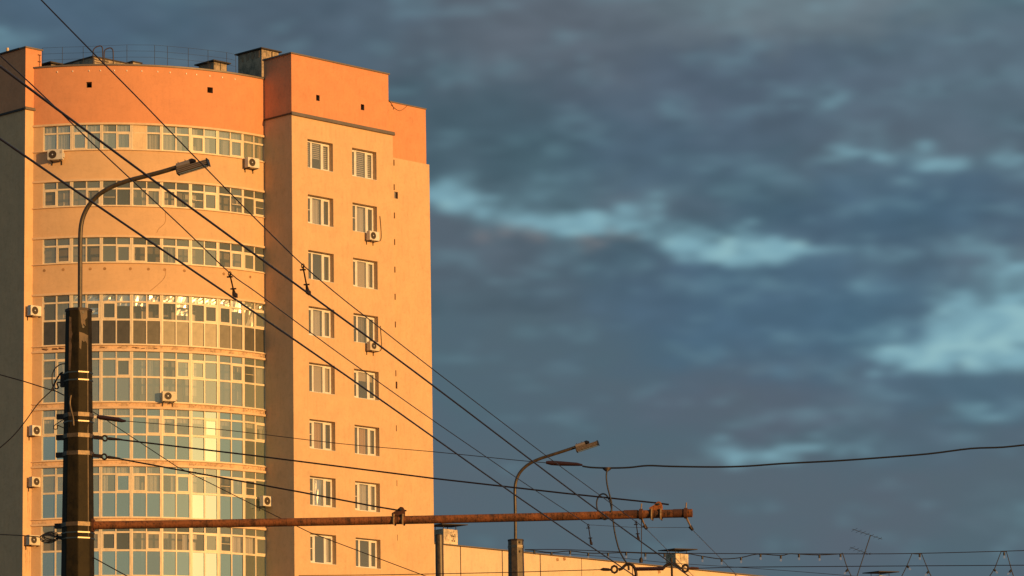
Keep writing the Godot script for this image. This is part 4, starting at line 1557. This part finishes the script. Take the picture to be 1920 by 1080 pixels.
func build_second_pole() -> void:
	var z := 65.0
	var topp := on_depth(967.0, 1013.0, z)
	var base := Vector3(topp.x, 0, topp.z)
	var t := thing("trolley_pole", "farther grey-brown eight-sided pole with a curved lamp arm, before the panel block", "pole", Transform3D(Basis.IDENTITY, base))
	var turn := deg_to_rad(10.0)
	var st := st_new()
	octagon_shaft(st, Vector3.ZERO, 0, topp.y, 0.133 + 0.0135 * topp.y, 0.133, turn)
	put(st, "shaft", M.arm_paint, t)
	st = st_new()
	octagon_band(st, Vector3(0, topp.y - 0.004, 0), 0.137, 0.03, turn)
	put(st, "top_plate", M.iron, t)
	for y in [0.10, 0.125]:
		st = st_new()
		octagon_band(st, Vector3(0, topp.y - y, 0), 0.140, 0.014, turn)
		put(st, "strap", M.strap, t)
	for y in [0.045, 0.2]:
		st = st_new()
		tube(st, [Vector3(sin(turn + 0.39), 0, cos(turn + 0.39)) * 0.12 + Vector3(0, topp.y - y, 0), Vector3(sin(turn + 0.39), 0, cos(turn + 0.39)) * 0.145 + Vector3(0, topp.y - y, 0)], 0.02, 8)
		put(st, "bolt", M.black, t)
	var arm := []
	for q in [[966.5, 1020], [966.5, 990], [966, 950], [965.5, 920], [967.5, 903], [973, 889], [983, 877], [997, 867], [1014, 859.5], [1034, 853], [1056, 846], [1080, 838]]:
		arm.append(on_plane(q[0], q[1], topp, street) - base)
	st = st_new()
	tube(st, smooth_path(arm, 4), 0.026, 12)
	put(st, "lamp_arm", M.arm_paint, t)
	lamp_head(t, arm[arm.size() - 1], (arm[arm.size() - 1] - arm[arm.size() - 2]).normalized(), 0.98)
	# grey round post by the tower's corner
	var p := on_depth(823.5, 1004.0, 72.0)
	var q := thing("round_post", "plain round grey post in front of the tower's far corner", "post", Transform3D(Basis.IDENTITY, Vector3(p.x, 0, p.z)))
	st = st_new()
	tube(st, [Vector3.ZERO, Vector3(0, p.y, 0)], [0.10, 0.077], 18)
	put(st, "shaft", M.arm_paint, q)
	st = st_new()
	tube(st, [Vector3(0, p.y, 0), Vector3(0, p.y + 0.006, 0), Vector3(0, p.y + 0.02, 0)], [0.081, 0.081, 0.05], 18)
	put(st, "cap", M.iron, q)

# ---------------------------------------------------------------- wires
func wire(label: String, pts: Array, r: float, m: Material, called := "overhead_wire", group := "") -> Node3D:
	var t := thing(called, label, "wire", Transform3D(Basis.IDENTITY, pts[0]), group)
	var loc := []
	for p in pts:
		loc.append(p - pts[0])
	var st := st_new()
	tube(st, loc, r, 8)
	put(st, "strand", m, t)
	return t

func build_wires() -> void:
	# two contact wires along the street, 6.2 m up, with their carrier wires
	var lines := [
		{"k": 0.17877, "c": -6.2225, "name": "lower left of the two thick trolley contact wires", "top": "thin carrier wire above the lower left trolley wire", "hang": [[430.5, 512.0, 440.5, 556.0], [1103.0, 984.0, 1108.5, 1021.0]],
			"carry": [[-60, 48], [0, 104], [50, 150], [107.5, 204.5], [172.5, 268], [270, 359], [350, 434], [430, 511], [480, 547.5], [560, 607], [646, 670], [780, 766], [915, 859], [991, 911], [1066, 960], [1103, 984]], "end": [1103.0, 984.0, 1297.0, 989.0]},
		{"k": 0.18211, "c": -5.7917, "name": "upper right of the two thick trolley contact wires", "top": "thin carrier wire above the upper right trolley wire", "hang": [[567.5, 497.0, 578.0, 551.5], [1192.5, 978.0, 1197.0, 1012.0]],
			"carry": [[40, -40], [77.5, 0], [172.5, 97], [250, 175], [340, 268], [410, 340], [480, 411], [568, 497], [640, 558], [700, 605], [784, 671], [900, 760], [1030, 859], [1124, 928], [1192, 978], [1211, 991]], "end": []}]
	for l in lines:
		var n := Vector3(1, 0, l.k).normalized()
		var p0 := Vector3(l.c, 6.2, 0)
		var pts := []
		for i in 24:
			var z := 14.0 + i * 1.75
			pts.append(Vector3(l.k * z + l.c, 6.2 - 0.010 * sin(z * 0.4), -z))
		wire(l.name, pts, 0.0066, M.wire, "contact_wire", "trolley contact wires")
		pts = []
		for q in l.carry:
			pts.append(on_plane(q[0], q[1], p0, n))
		wire(l.top, smooth_path(pts, 4), 0.0036, M.wire, "carrier_wire", "trolley carrier wires")
		for h in l.hang:
			var a := on_plane(h[0], h[1], p0, n)
			var b := on_plane(h[2], h[3], p0, n)
			var near: bool = h[1] < 700.0
			var hl: String = ("near" if near else "far") + " dropper clamp on the " + ("lower left" if l.k < 0.18 else "upper right") + " trolley wire"
			var t := thing("dropper", hl, "wire clamp", Transform3D(Basis.IDENTITY, b), "trolley wire droppers")
			var d := a - b
			var along := Vector3(l.k, 0, -1).normalized()
			var s := n
			var st := st_new()
			tube(st, [d * 0.36, d * 0.95], 0.0052, 8)
			put(st, "rod", M.iron, t)
			st = st_new()
			tube(st, [d * 0.02, d * 0.14, d * 0.26, d * 0.34], [0.012, 0.012, 0.0085, 0.007], 8)
			box(st, Vector3(0, 0.012, 0), Vector3(0.085, 0.026, 0.016), Basis(along, Vector3.UP, along.cross(Vector3.UP)))
			put(st, "wire_grip", M.iron, t)
			st = st_new()
			tube(st, [d * 0.33 - s * 0.018, d * 0.33 + s * 0.020], 0.0055, 6)
			put(st, "bolt", M.iron, t)
			st = st_new()
			tube(st, [d * 0.84 - s * 0.024, d * 0.84 + s * 0.014], 0.0055, 6)
			put(st, "bolt", M.iron, t)
			st = st_new()
			tube(st, ring_pts(d * 0.97, s, Vector3.UP, 0.010, 0.014, 10), 0.003, 6, false)
			put(st, "eye", M.iron, t)
	# carrier wires beyond the arm
	var n2 := Vector3(1, 0, 0.18).normalized()
	wire("thin carrier wire running on beyond the pipe from its inner link", [pp(1211, 991), on_depth(1250, 1030, 47.0), on_depth(1305, 1085, 55.0)], 0.0034, M.wire, "carrier_wire", "trolley carrier wires")
	wire("thin carrier wire running on beyond the pipe from its outer link", [pp(1297, 992), on_depth(1358, 1054, 50.0), on_depth(1392, 1090, 56.0)], 0.0034, M.wire, "carrier_wire", "trolley carrier wires")
	wire("faint level wire joining the far dropper to the pipe's outer link", [on_plane(1103, 984, Vector3(-6.2225, 6.2, 0), Vector3(1, 0, 0.17877).normalized()), pp(1192, 989), pp(1297, 989)], 0.0022, M.wire)
	# stay cables of the pipe
	stay("upper stay cable running from the pole to the outer pipe saddle", [pp(218, 823.5), pp(470, 853.5), pp(813, 897), pp(1060, 925), pp(1231, 943), pp(1254, 946)], pp(176, 820), 0.0088)
	stay("lower stay cable running from the pole to the inner pipe saddle", [pp(214, 858.5), pp(330, 880), pp(560, 922), pp(700, 949), pp(748, 957), pp(762, 957.5)], pp(175, 854), 0.0088)
	# feeder from the pole through two insulators
	var t := wire("thin feeder wire crossing the sky through two dark insulators", smooth_path([pp(236, 789.5), pp(420, 806), pp(640, 832), pp(812, 847), pp(960, 862), pp(1026, 868)], 4), 0.0038, M.wire, "feeder_wire")
	var org: Vector3 = t.position
	for q in [[[182, 781], [188, 782.5], [222, 787], [229, 789], [236, 789.5]], [[1024, 867], [1034, 868], [1050, 869], [1082, 870.5], [1092, 872]]]:
		var st := st_new()
		var pts := []
		for e in q:
			pts.append(pp(e[0], e[1]) - org)
		tube(st, pts, [0.016, 0.026, 0.026, 0.019, 0.010], 12)
		put(st, "insulator", M.porcelain, t)
	wire("black insulated cable rising to the right across the clouds", smooth_path([pp(1092, 874), pp(1110, 876.5), pp(1145, 877.5), pp(1180, 876.5), pp(1215, 873), pp(1260, 874.5), pp(1340, 875.5), pp(1400, 874), pp(1470, 869), pp(1560, 864.5), pp(1640, 859), pp(1740, 851), pp(1820, 841), pp(1880, 838.5), pp(1940, 832)], 4), 0.0095, M.insulated, "insulated_cable")
	# pigtail that drops from it
	var path := [[1138, 882], [1137, 895], [1139, 912], [1143, 928], [1147, 945], [1146, 958], [1141, 969], [1134, 974], [1126, 969], [1120, 955], [1119, 940], [1124, 929], [1132, 926], [1139, 931], [1145, 945], [1149, 972], [1153, 1000], [1160, 1028], [1168, 1045], [1176, 1057]]
	var pts2 := []
	for i in path.size():
		pts2.append(pp(path[i][0], path[i][1], 0.03 if i < 9 else -0.02))
	var pig := wire("black jumper cable looping down from the insulated cable", smooth_path(pts2, 5), 0.0085, M.insulated, "jumper_cable")
	var st2 := st_new()
	tube(st2, [pp(1138, 877) - pig.position, pp(1138, 880) - pig.position, pp(1138, 884) - pig.position], [0.05, 0.045, 0.015], 12)
	put(st2, "clamp", M.iron, pig)
	# span wire near the bottom edge with its turnbuckles
	var span := wire("span wire along the bottom edge with iron strain links", smooth_path([pp(560, 1079), pp(700, 1078), pp(840, 1075.5), pp(960, 1073), pp(1010, 1071.5), pp(1060, 1070), pp(1130, 1068)], 3), 0.0042, M.wire, "span_wire")
	var so: Vector3 = span.position
	var rel := func(x: float, y: float) -> Vector3: return pp(x, y) - so
	st2 = st_new()
	tube(st2, [rel.call(1126, 1068), rel.call(1131, 1067.5), rel.call(1141, 1068), rel.call(1146, 1069)], [0.008, 0.018, 0.016, 0.008], 8)
	put(st2, "end_sleeve", M.iron, span)
	for q in [[1152.0, 1067.5], [1285.0, 1065.5]]:
		st2 = st_new()
		var c: Vector3 = rel.call(q[0], q[1])
		tube(st2, ring_pts(c, across, Vector3.UP, 0.034, 0.038, 8), 0.0135, 6, false)
		put(st2, "strain_link", M.iron, span)
	st2 = st_new()
	tube(st2, smooth_path([rel.call(1160, 1068), rel.call(1166, 1066), rel.call(1172, 1060), rel.call(1180, 1057.5), rel.call(1188, 1062), rel.call(1192, 1072), rel.call(1193, 1080)], 3), 0.0165, 8)
	put(st2, "curved_horn", M.iron, span)
	st2 = st_new()
	tube(st2, [rel.call(1191, 1067), rel.call(1244, 1066)], 0.021, 10)
	put(st2, "insulator_rod", M.porcelain, span)
	st2 = st_new()
	tube(st2, smooth_path([rel.call(1243, 1066), rel.call(1249, 1060), rel.call(1257, 1057), rel.call(1265, 1058), rel.call(1272, 1063), rel.call(1277, 1067)], 3), 0.0165, 8)
	put(st2, "curved_horn", M.iron, span)
	st2 = st_new()
	tube(st2, [rel.call(1292, 1065.5), rel.call(1297, 1065), rel.call(1310, 1065.5)], [0.010, 0.014, 0.010], 8)
	put(st2, "end_sleeve", M.rust_dark, span)
	for q in [[[1178, 1056], [1179, 1069]], [[1259, 1046], [1260, 1082]]]:
		st2 = st_new()
		tube(st2, [rel.call(q[0][0], q[0][1]), rel.call(q[1][0], q[1][1])], 0.012, 8)
		put(st2, "clamp", M.iron, span)
	wire("span wire running level to the right along the bottom edge", [pp(1310, 1065.5), pp(1374, 1063.5), pp(1640, 1061.5), pp(1950, 1059.5)], 0.0042, M.wire, "span_wire")
	# short rod hung under the pipe
	var rod := thing("hanging_rod", "thin upright rod hanging under the pipe's inner clamp", "rod", Transform3D(Basis.IDENTITY, pp(1203, 968)))
	st2 = st_new()
	tube(st2, [Vector3.ZERO, pp(1202.5, 1046) - rod.position], 0.005, 6)
	put(st2, "stem", M.iron, rod)
	st2 = st_new()
	tube(st2, [pp(1202.5, 1045) - rod.position, pp(1202, 1048) - rod.position, pp(1202, 1055) - rod.position], [0.008, 0.02, 0.02], 8)
	put(st2, "weight", M.iron, rod)
	# side wires off the near pole
	wire("dark wire from the left edge to the pole's scrolled hook", [pp(-30, 698), pp(0, 702.5), pp(45, 715), pp(92, 730), pp(104, 733), pp(120, 741)], 0.0062, M.wire)
	wire("dark wire falling from the pole's hook to the lower left", smooth_path([pp(97, 732), pp(72, 756), pp(45, 793), pp(20, 822), pp(-20, 856)], 4), 0.0062, M.wire)
	wire("dark loop of cable arching off the pole's left side", smooth_path([pp(123, 682), pp(114, 683), pp(105, 689), pp(99, 699), pp(97.5, 712), pp(99, 723), pp(101, 732)], 4), 0.0065, M.insulated, "cable_loop")
	wire("small curl of wire on the pole's left side", smooth_path([pp(121, 786), pp(112, 791), pp(103, 797), pp(100.5, 801), pp(102, 804.5), pp(106, 804.5), pp(108, 801), pp(107, 797), pp(112, 799), pp(121, 803)], 4), 0.005, M.wire, "cable_loop")
	wire("thin wire slanting from the pole down to the right", [pp(160, 764), pp(196, 785), pp(215, 798), pp(330, 874), pp(480, 949), pp(580, 998), pp(800, 1081)], 0.0045, M.wire)
	wire("thin wire leaving the pole near the bottom left corner", [pp(165, 1040), pp(185, 1051), pp(245, 1084)], 0.006, M.wire)
	var coil := wire("dark cable from the left edge ending in a loose coil on the pole", [pp(-30, 1000), pp(0, 1002), pp(40, 1004), pp(76, 1007)], 0.0058, M.insulated, "coiled_cable")
	var lo: Vector3 = coil.position
	for i in 6:
		var st := st_new()
		var c := pp(92.0 + (i % 3) * 1.5, 1007.0 + (i % 2) * 1.5, 0.012 * i) - lo
		tube(st, ring_pts(c, across.rotated(street, 0.1 * i - 0.2), Vector3.UP.rotated(street, 0.1 * i - 0.2), 0.105 - 0.012 * (i % 3), 0.056 - 0.009 * i + 0.01 * (i % 2), 20), 0.0052, 6, false)
		put(st, "turn", M.insulated, coil)
	st2 = st_new()
	tube(st2, [pp(104, 1005) - lo, pp(112, 1008) - lo, pp(122, 1008) - lo], [0.008, 0.02, 0.02], 8)
	put(st2, "tie", M.insulated, coil)

func stay(label: String, pts: Array, root: Vector3, r: float) -> void:
	var t := wire(label, pts, r, M.wire, "stay_cable", "stay cables of the pipe")
	var o: Vector3 = t.position
	var st := st_new()
	var ax: Vector3 = (pts[0] - root).normalized()
	var bs := Basis(ax, ax.cross(across.cross(Vector3.UP)).normalized() * -1.0, across.cross(Vector3.UP))
	box(st, root - o + ax * 0.05, Vector3(0.10, 0.04, 0.03), bs.orthonormalized())
	put(st, "lug", M.iron, t)
	st = st_new()
	tube(st, ring_pts(root - o + ax * 0.128, ax, Vector3.UP, 0.028, 0.030, 12), 0.0105, 8, false)
	put(st, "strain_ring", M.iron, t)
	st = st_new()
	tube(st, [root - o + ax * 0.155, root - o + ax * 0.18, pts[0] - o, pts[0] - o + ax * 0.07], [0.010, 0.018, 0.014, 0.009], 8)
	put(st, "thimble", M.iron, t)

func build_string_lights() -> void:
	var z := 65.3
	var q := func(x: float, y: float) -> Vector3: return on_depth(x, y, z)
	wire("level support wire of the bulb string, low across the right sky", smooth_path([q.call(984, 1030.5), q.call(1060, 1030.5), q.call(1200, 1036), q.call(1340, 1037.8), q.call(1580, 1038.5), q.call(1710, 1037.8), q.call(1880, 1033.5), q.call(1960, 1031)], 3), 0.0065, M.wire, "support_wire")
	wire("second thin wire just under the bulb string", smooth_path([q.call(984, 1034), q.call(1140, 1044), q.call(1250, 1055), q.call(1420, 1066), q.call(1600, 1080), q.call(1660, 1086)], 3), 0.004, M.wire, "support_wire")
	var strings := [
		["string of small unlit bulbs sagging between the far pole and the aerial", [[984, 1031], [1000, 1032], [1034, 1036], [1069, 1033], [1103, 1037], [1140, 1037], [1174, 1036], [1210, 1037.5], [1246, 1038], [1285, 1037.5], [1317, 1043], [1353, 1048], [1389, 1045.5], [1420, 1039], [1464, 1041.5], [1480, 1038.3], [1498, 1039], [1536, 1040.5], [1576, 1038.5], [1580, 1038.5], [1588, 1063], [1598, 1084]], [[1002, 1037], [1034, 1040], [1069, 1037], [1103, 1041], [1140, 1041], [1174, 1040], [1210, 1042], [1246, 1043], [1317, 1047], [1353, 1052], [1389.5, 1049], [1426, 1043], [1464, 1046], [1498, 1043.5], [1536.5, 1045], [1576, 1043], [1587, 1071]]],
		["peaked string of unlit bulbs right of the aerial", [[1688, 1086], [1700, 1062], [1710, 1038], [1718, 1038.6], [1728, 1038.5], [1742, 1073], [1750, 1088]], [[1703, 1063.5], [1724.5, 1043], [1739, 1074]]],
		["peaked string of unlit bulbs at the far right edge", [[1852, 1086], [1865, 1066], [1877, 1034.5], [1887, 1034.3], [1897, 1070], [1902, 1086]], [[1866, 1070], [1883, 1040], [1893.5, 1072]]]]
	for s in strings:
		var pts := []
		for e in s[1]:
			pts.append(q.call(e[0], e[1]))
		var t := thing("string_lights", s[0], "string lights", Transform3D(Basis.IDENTITY, pts[0]), "strings of unlit bulbs")
		var loc := []
		for p in pts:
			loc.append(p - pts[0])
		var st := st_new()
		tube(st, smooth_path(loc, 3) if s[2].size() > 5 else loc, 0.0085, 6)
		put(st, "cable", M.insulated, t)
		for b in s[2]:
			var c: Vector3 = q.call(b[0], b[1]) - pts[0]
			var tilt := Vector3.DOWN
			if b[1] > 1060.0:
				tilt = Vector3(-0.6 if int(b[0]) in [1587, 1739, 1893] else 0.6, -0.7, 0).normalized()
			st = st_new()
			tube(st, [c - tilt * 0.038, c + tilt * 0.012], 0.018, 8)
			var so := put(st, "bulb_socket", M.insulated, t)
			st = st_new()
			tube(st, [c + tilt * 0.012, c + tilt * 0.026, c + tilt * 0.045, c + tilt * 0.058, c + tilt * 0.063], [0.010, 0.017, 0.020, 0.014, 0.003], 10)
			put(st, "bulb", M.bulb, so)

# ---------------------------------------------------------------- ground
func build_ground() -> void:
	var st := st_new()
	quad(st, Vector3(-1500, 0, -1500), Vector3(1500, 0, -1500), Vector3(1500, 0, 1500), Vector3(-1500, 0, 1500), Vector3.UP)
	var g := put(st, "ground", M.soil, self)
	g.set_meta("kind", "structure")
	g.set_meta("label", "open ground under the city")
	# the street under the trolley wires
	var bs := Basis(across, Vector3.UP, -street)
	var c := Vector3(pole_at.x, 0, pole_at.z) + across * 6.5
	st = st_new()
	box(st, c + Vector3(0, 0.002, 0), Vector3(9.0, 0.004, 400), bs)
	g = put(st, "road", M.asphalt, self)
	g.set_meta("kind", "structure")
	for s in [-1.0, 1.0]:
		st = st_new()
		box(st, c + across * 4.62 * s + Vector3(0, 0.06, 0), Vector3(0.2, 0.13, 400), bs)
		g = put(st, "kerb" if s < 0 else "kerb_001", M.kerb, self)
		g.set_meta("kind", "structure")
		st = st_new()
		box(st, c + across * 6.75 * s + Vector3(0, 0.055, 0), Vector3(4.0, 0.11, 400), bs)
		g = put(st, "pavement" if s < 0 else "pavement_001", M.kerb, self)
		g.set_meta("kind", "structure")
	for i in 30:
		st = st_new()
		box(st, c - street * (120.0 - i * 9.0) + Vector3(0, 0.006, 0), Vector3(0.12, 0.004, 3.0), bs)
		g = put(st, "road_marking" if i == 0 else "road_marking_%03d" % i, M.paint, self)
		g.set_meta("kind", "structure")

func _ready() -> void:
	rng.seed = 20240611
	# camera
	cam_basis = Basis(Vector3.RIGHT, PITCH) * Basis(Vector3.BACK, ROLL)
	var cam := Camera3D.new()
	cam.name = "camera"
	cam.fov = rad_to_deg(2.0 * atan(540.0 / FOCAL))
	cam.near = 0.5
	cam.far = 4000.0
	cam.transform = Transform3D(cam_basis, EYE)
	add_child(cam)
	cam.current = true
	# sky, sun, exposure
	var env := Environment.new()
	env.background_mode = Environment.BG_SKY
	var sky := Sky.new()
	sky.sky_material = make_sky()
	env.sky = sky
	env.ambient_light_source = Environment.AMBIENT_SOURCE_SKY
	env.tonemap_mode = Environment.TONE_MAPPER_LINEAR
	env.tonemap_exposure = 1.0
	env.sdfgi_enabled = true
	env.ssao_enabled = true
	env.ssil_enabled = true
	var we := WorldEnvironment.new()
	we.name = "world_environment"
	we.environment = env
	add_child(we)
	var sun := DirectionalLight3D.new()
	sun.name = "sun"
	sun.light_color = Color(1.0, 0.50, 0.15).linear_to_srgb()
	sun.light_energy = 1.52
	sun.light_angular_distance = 0.5
	sun.shadow_enabled = true
	add_child(sun)
	sun.look_at_from_position(sun_towards() * 100.0, Vector3.ZERO, Vector3.UP)
	# frames of reference
	var d := 187.43205
	var az := -0.0572463
	tower_frame = Transform3D(Basis(Vector3.UP, TURN), Vector3(d * sin(az), 0, -d * cos(az)))
	street = Vector3(sin(deg_to_rad(10.2)), 0, -cos(deg_to_rad(10.2)))
	across = Vector3(cos(deg_to_rad(10.2)), 0, sin(deg_to_rad(10.2)))
	pole_at = on_depth(147.5, 582.0, 43.0)
	make_materials()
	build_ground()
	build_tower()
	build_block()
	build_air_conditioners()
	build_near_pole()
	build_pipe_arm()
	build_second_pole()
	build_wires()
	build_string_lights()
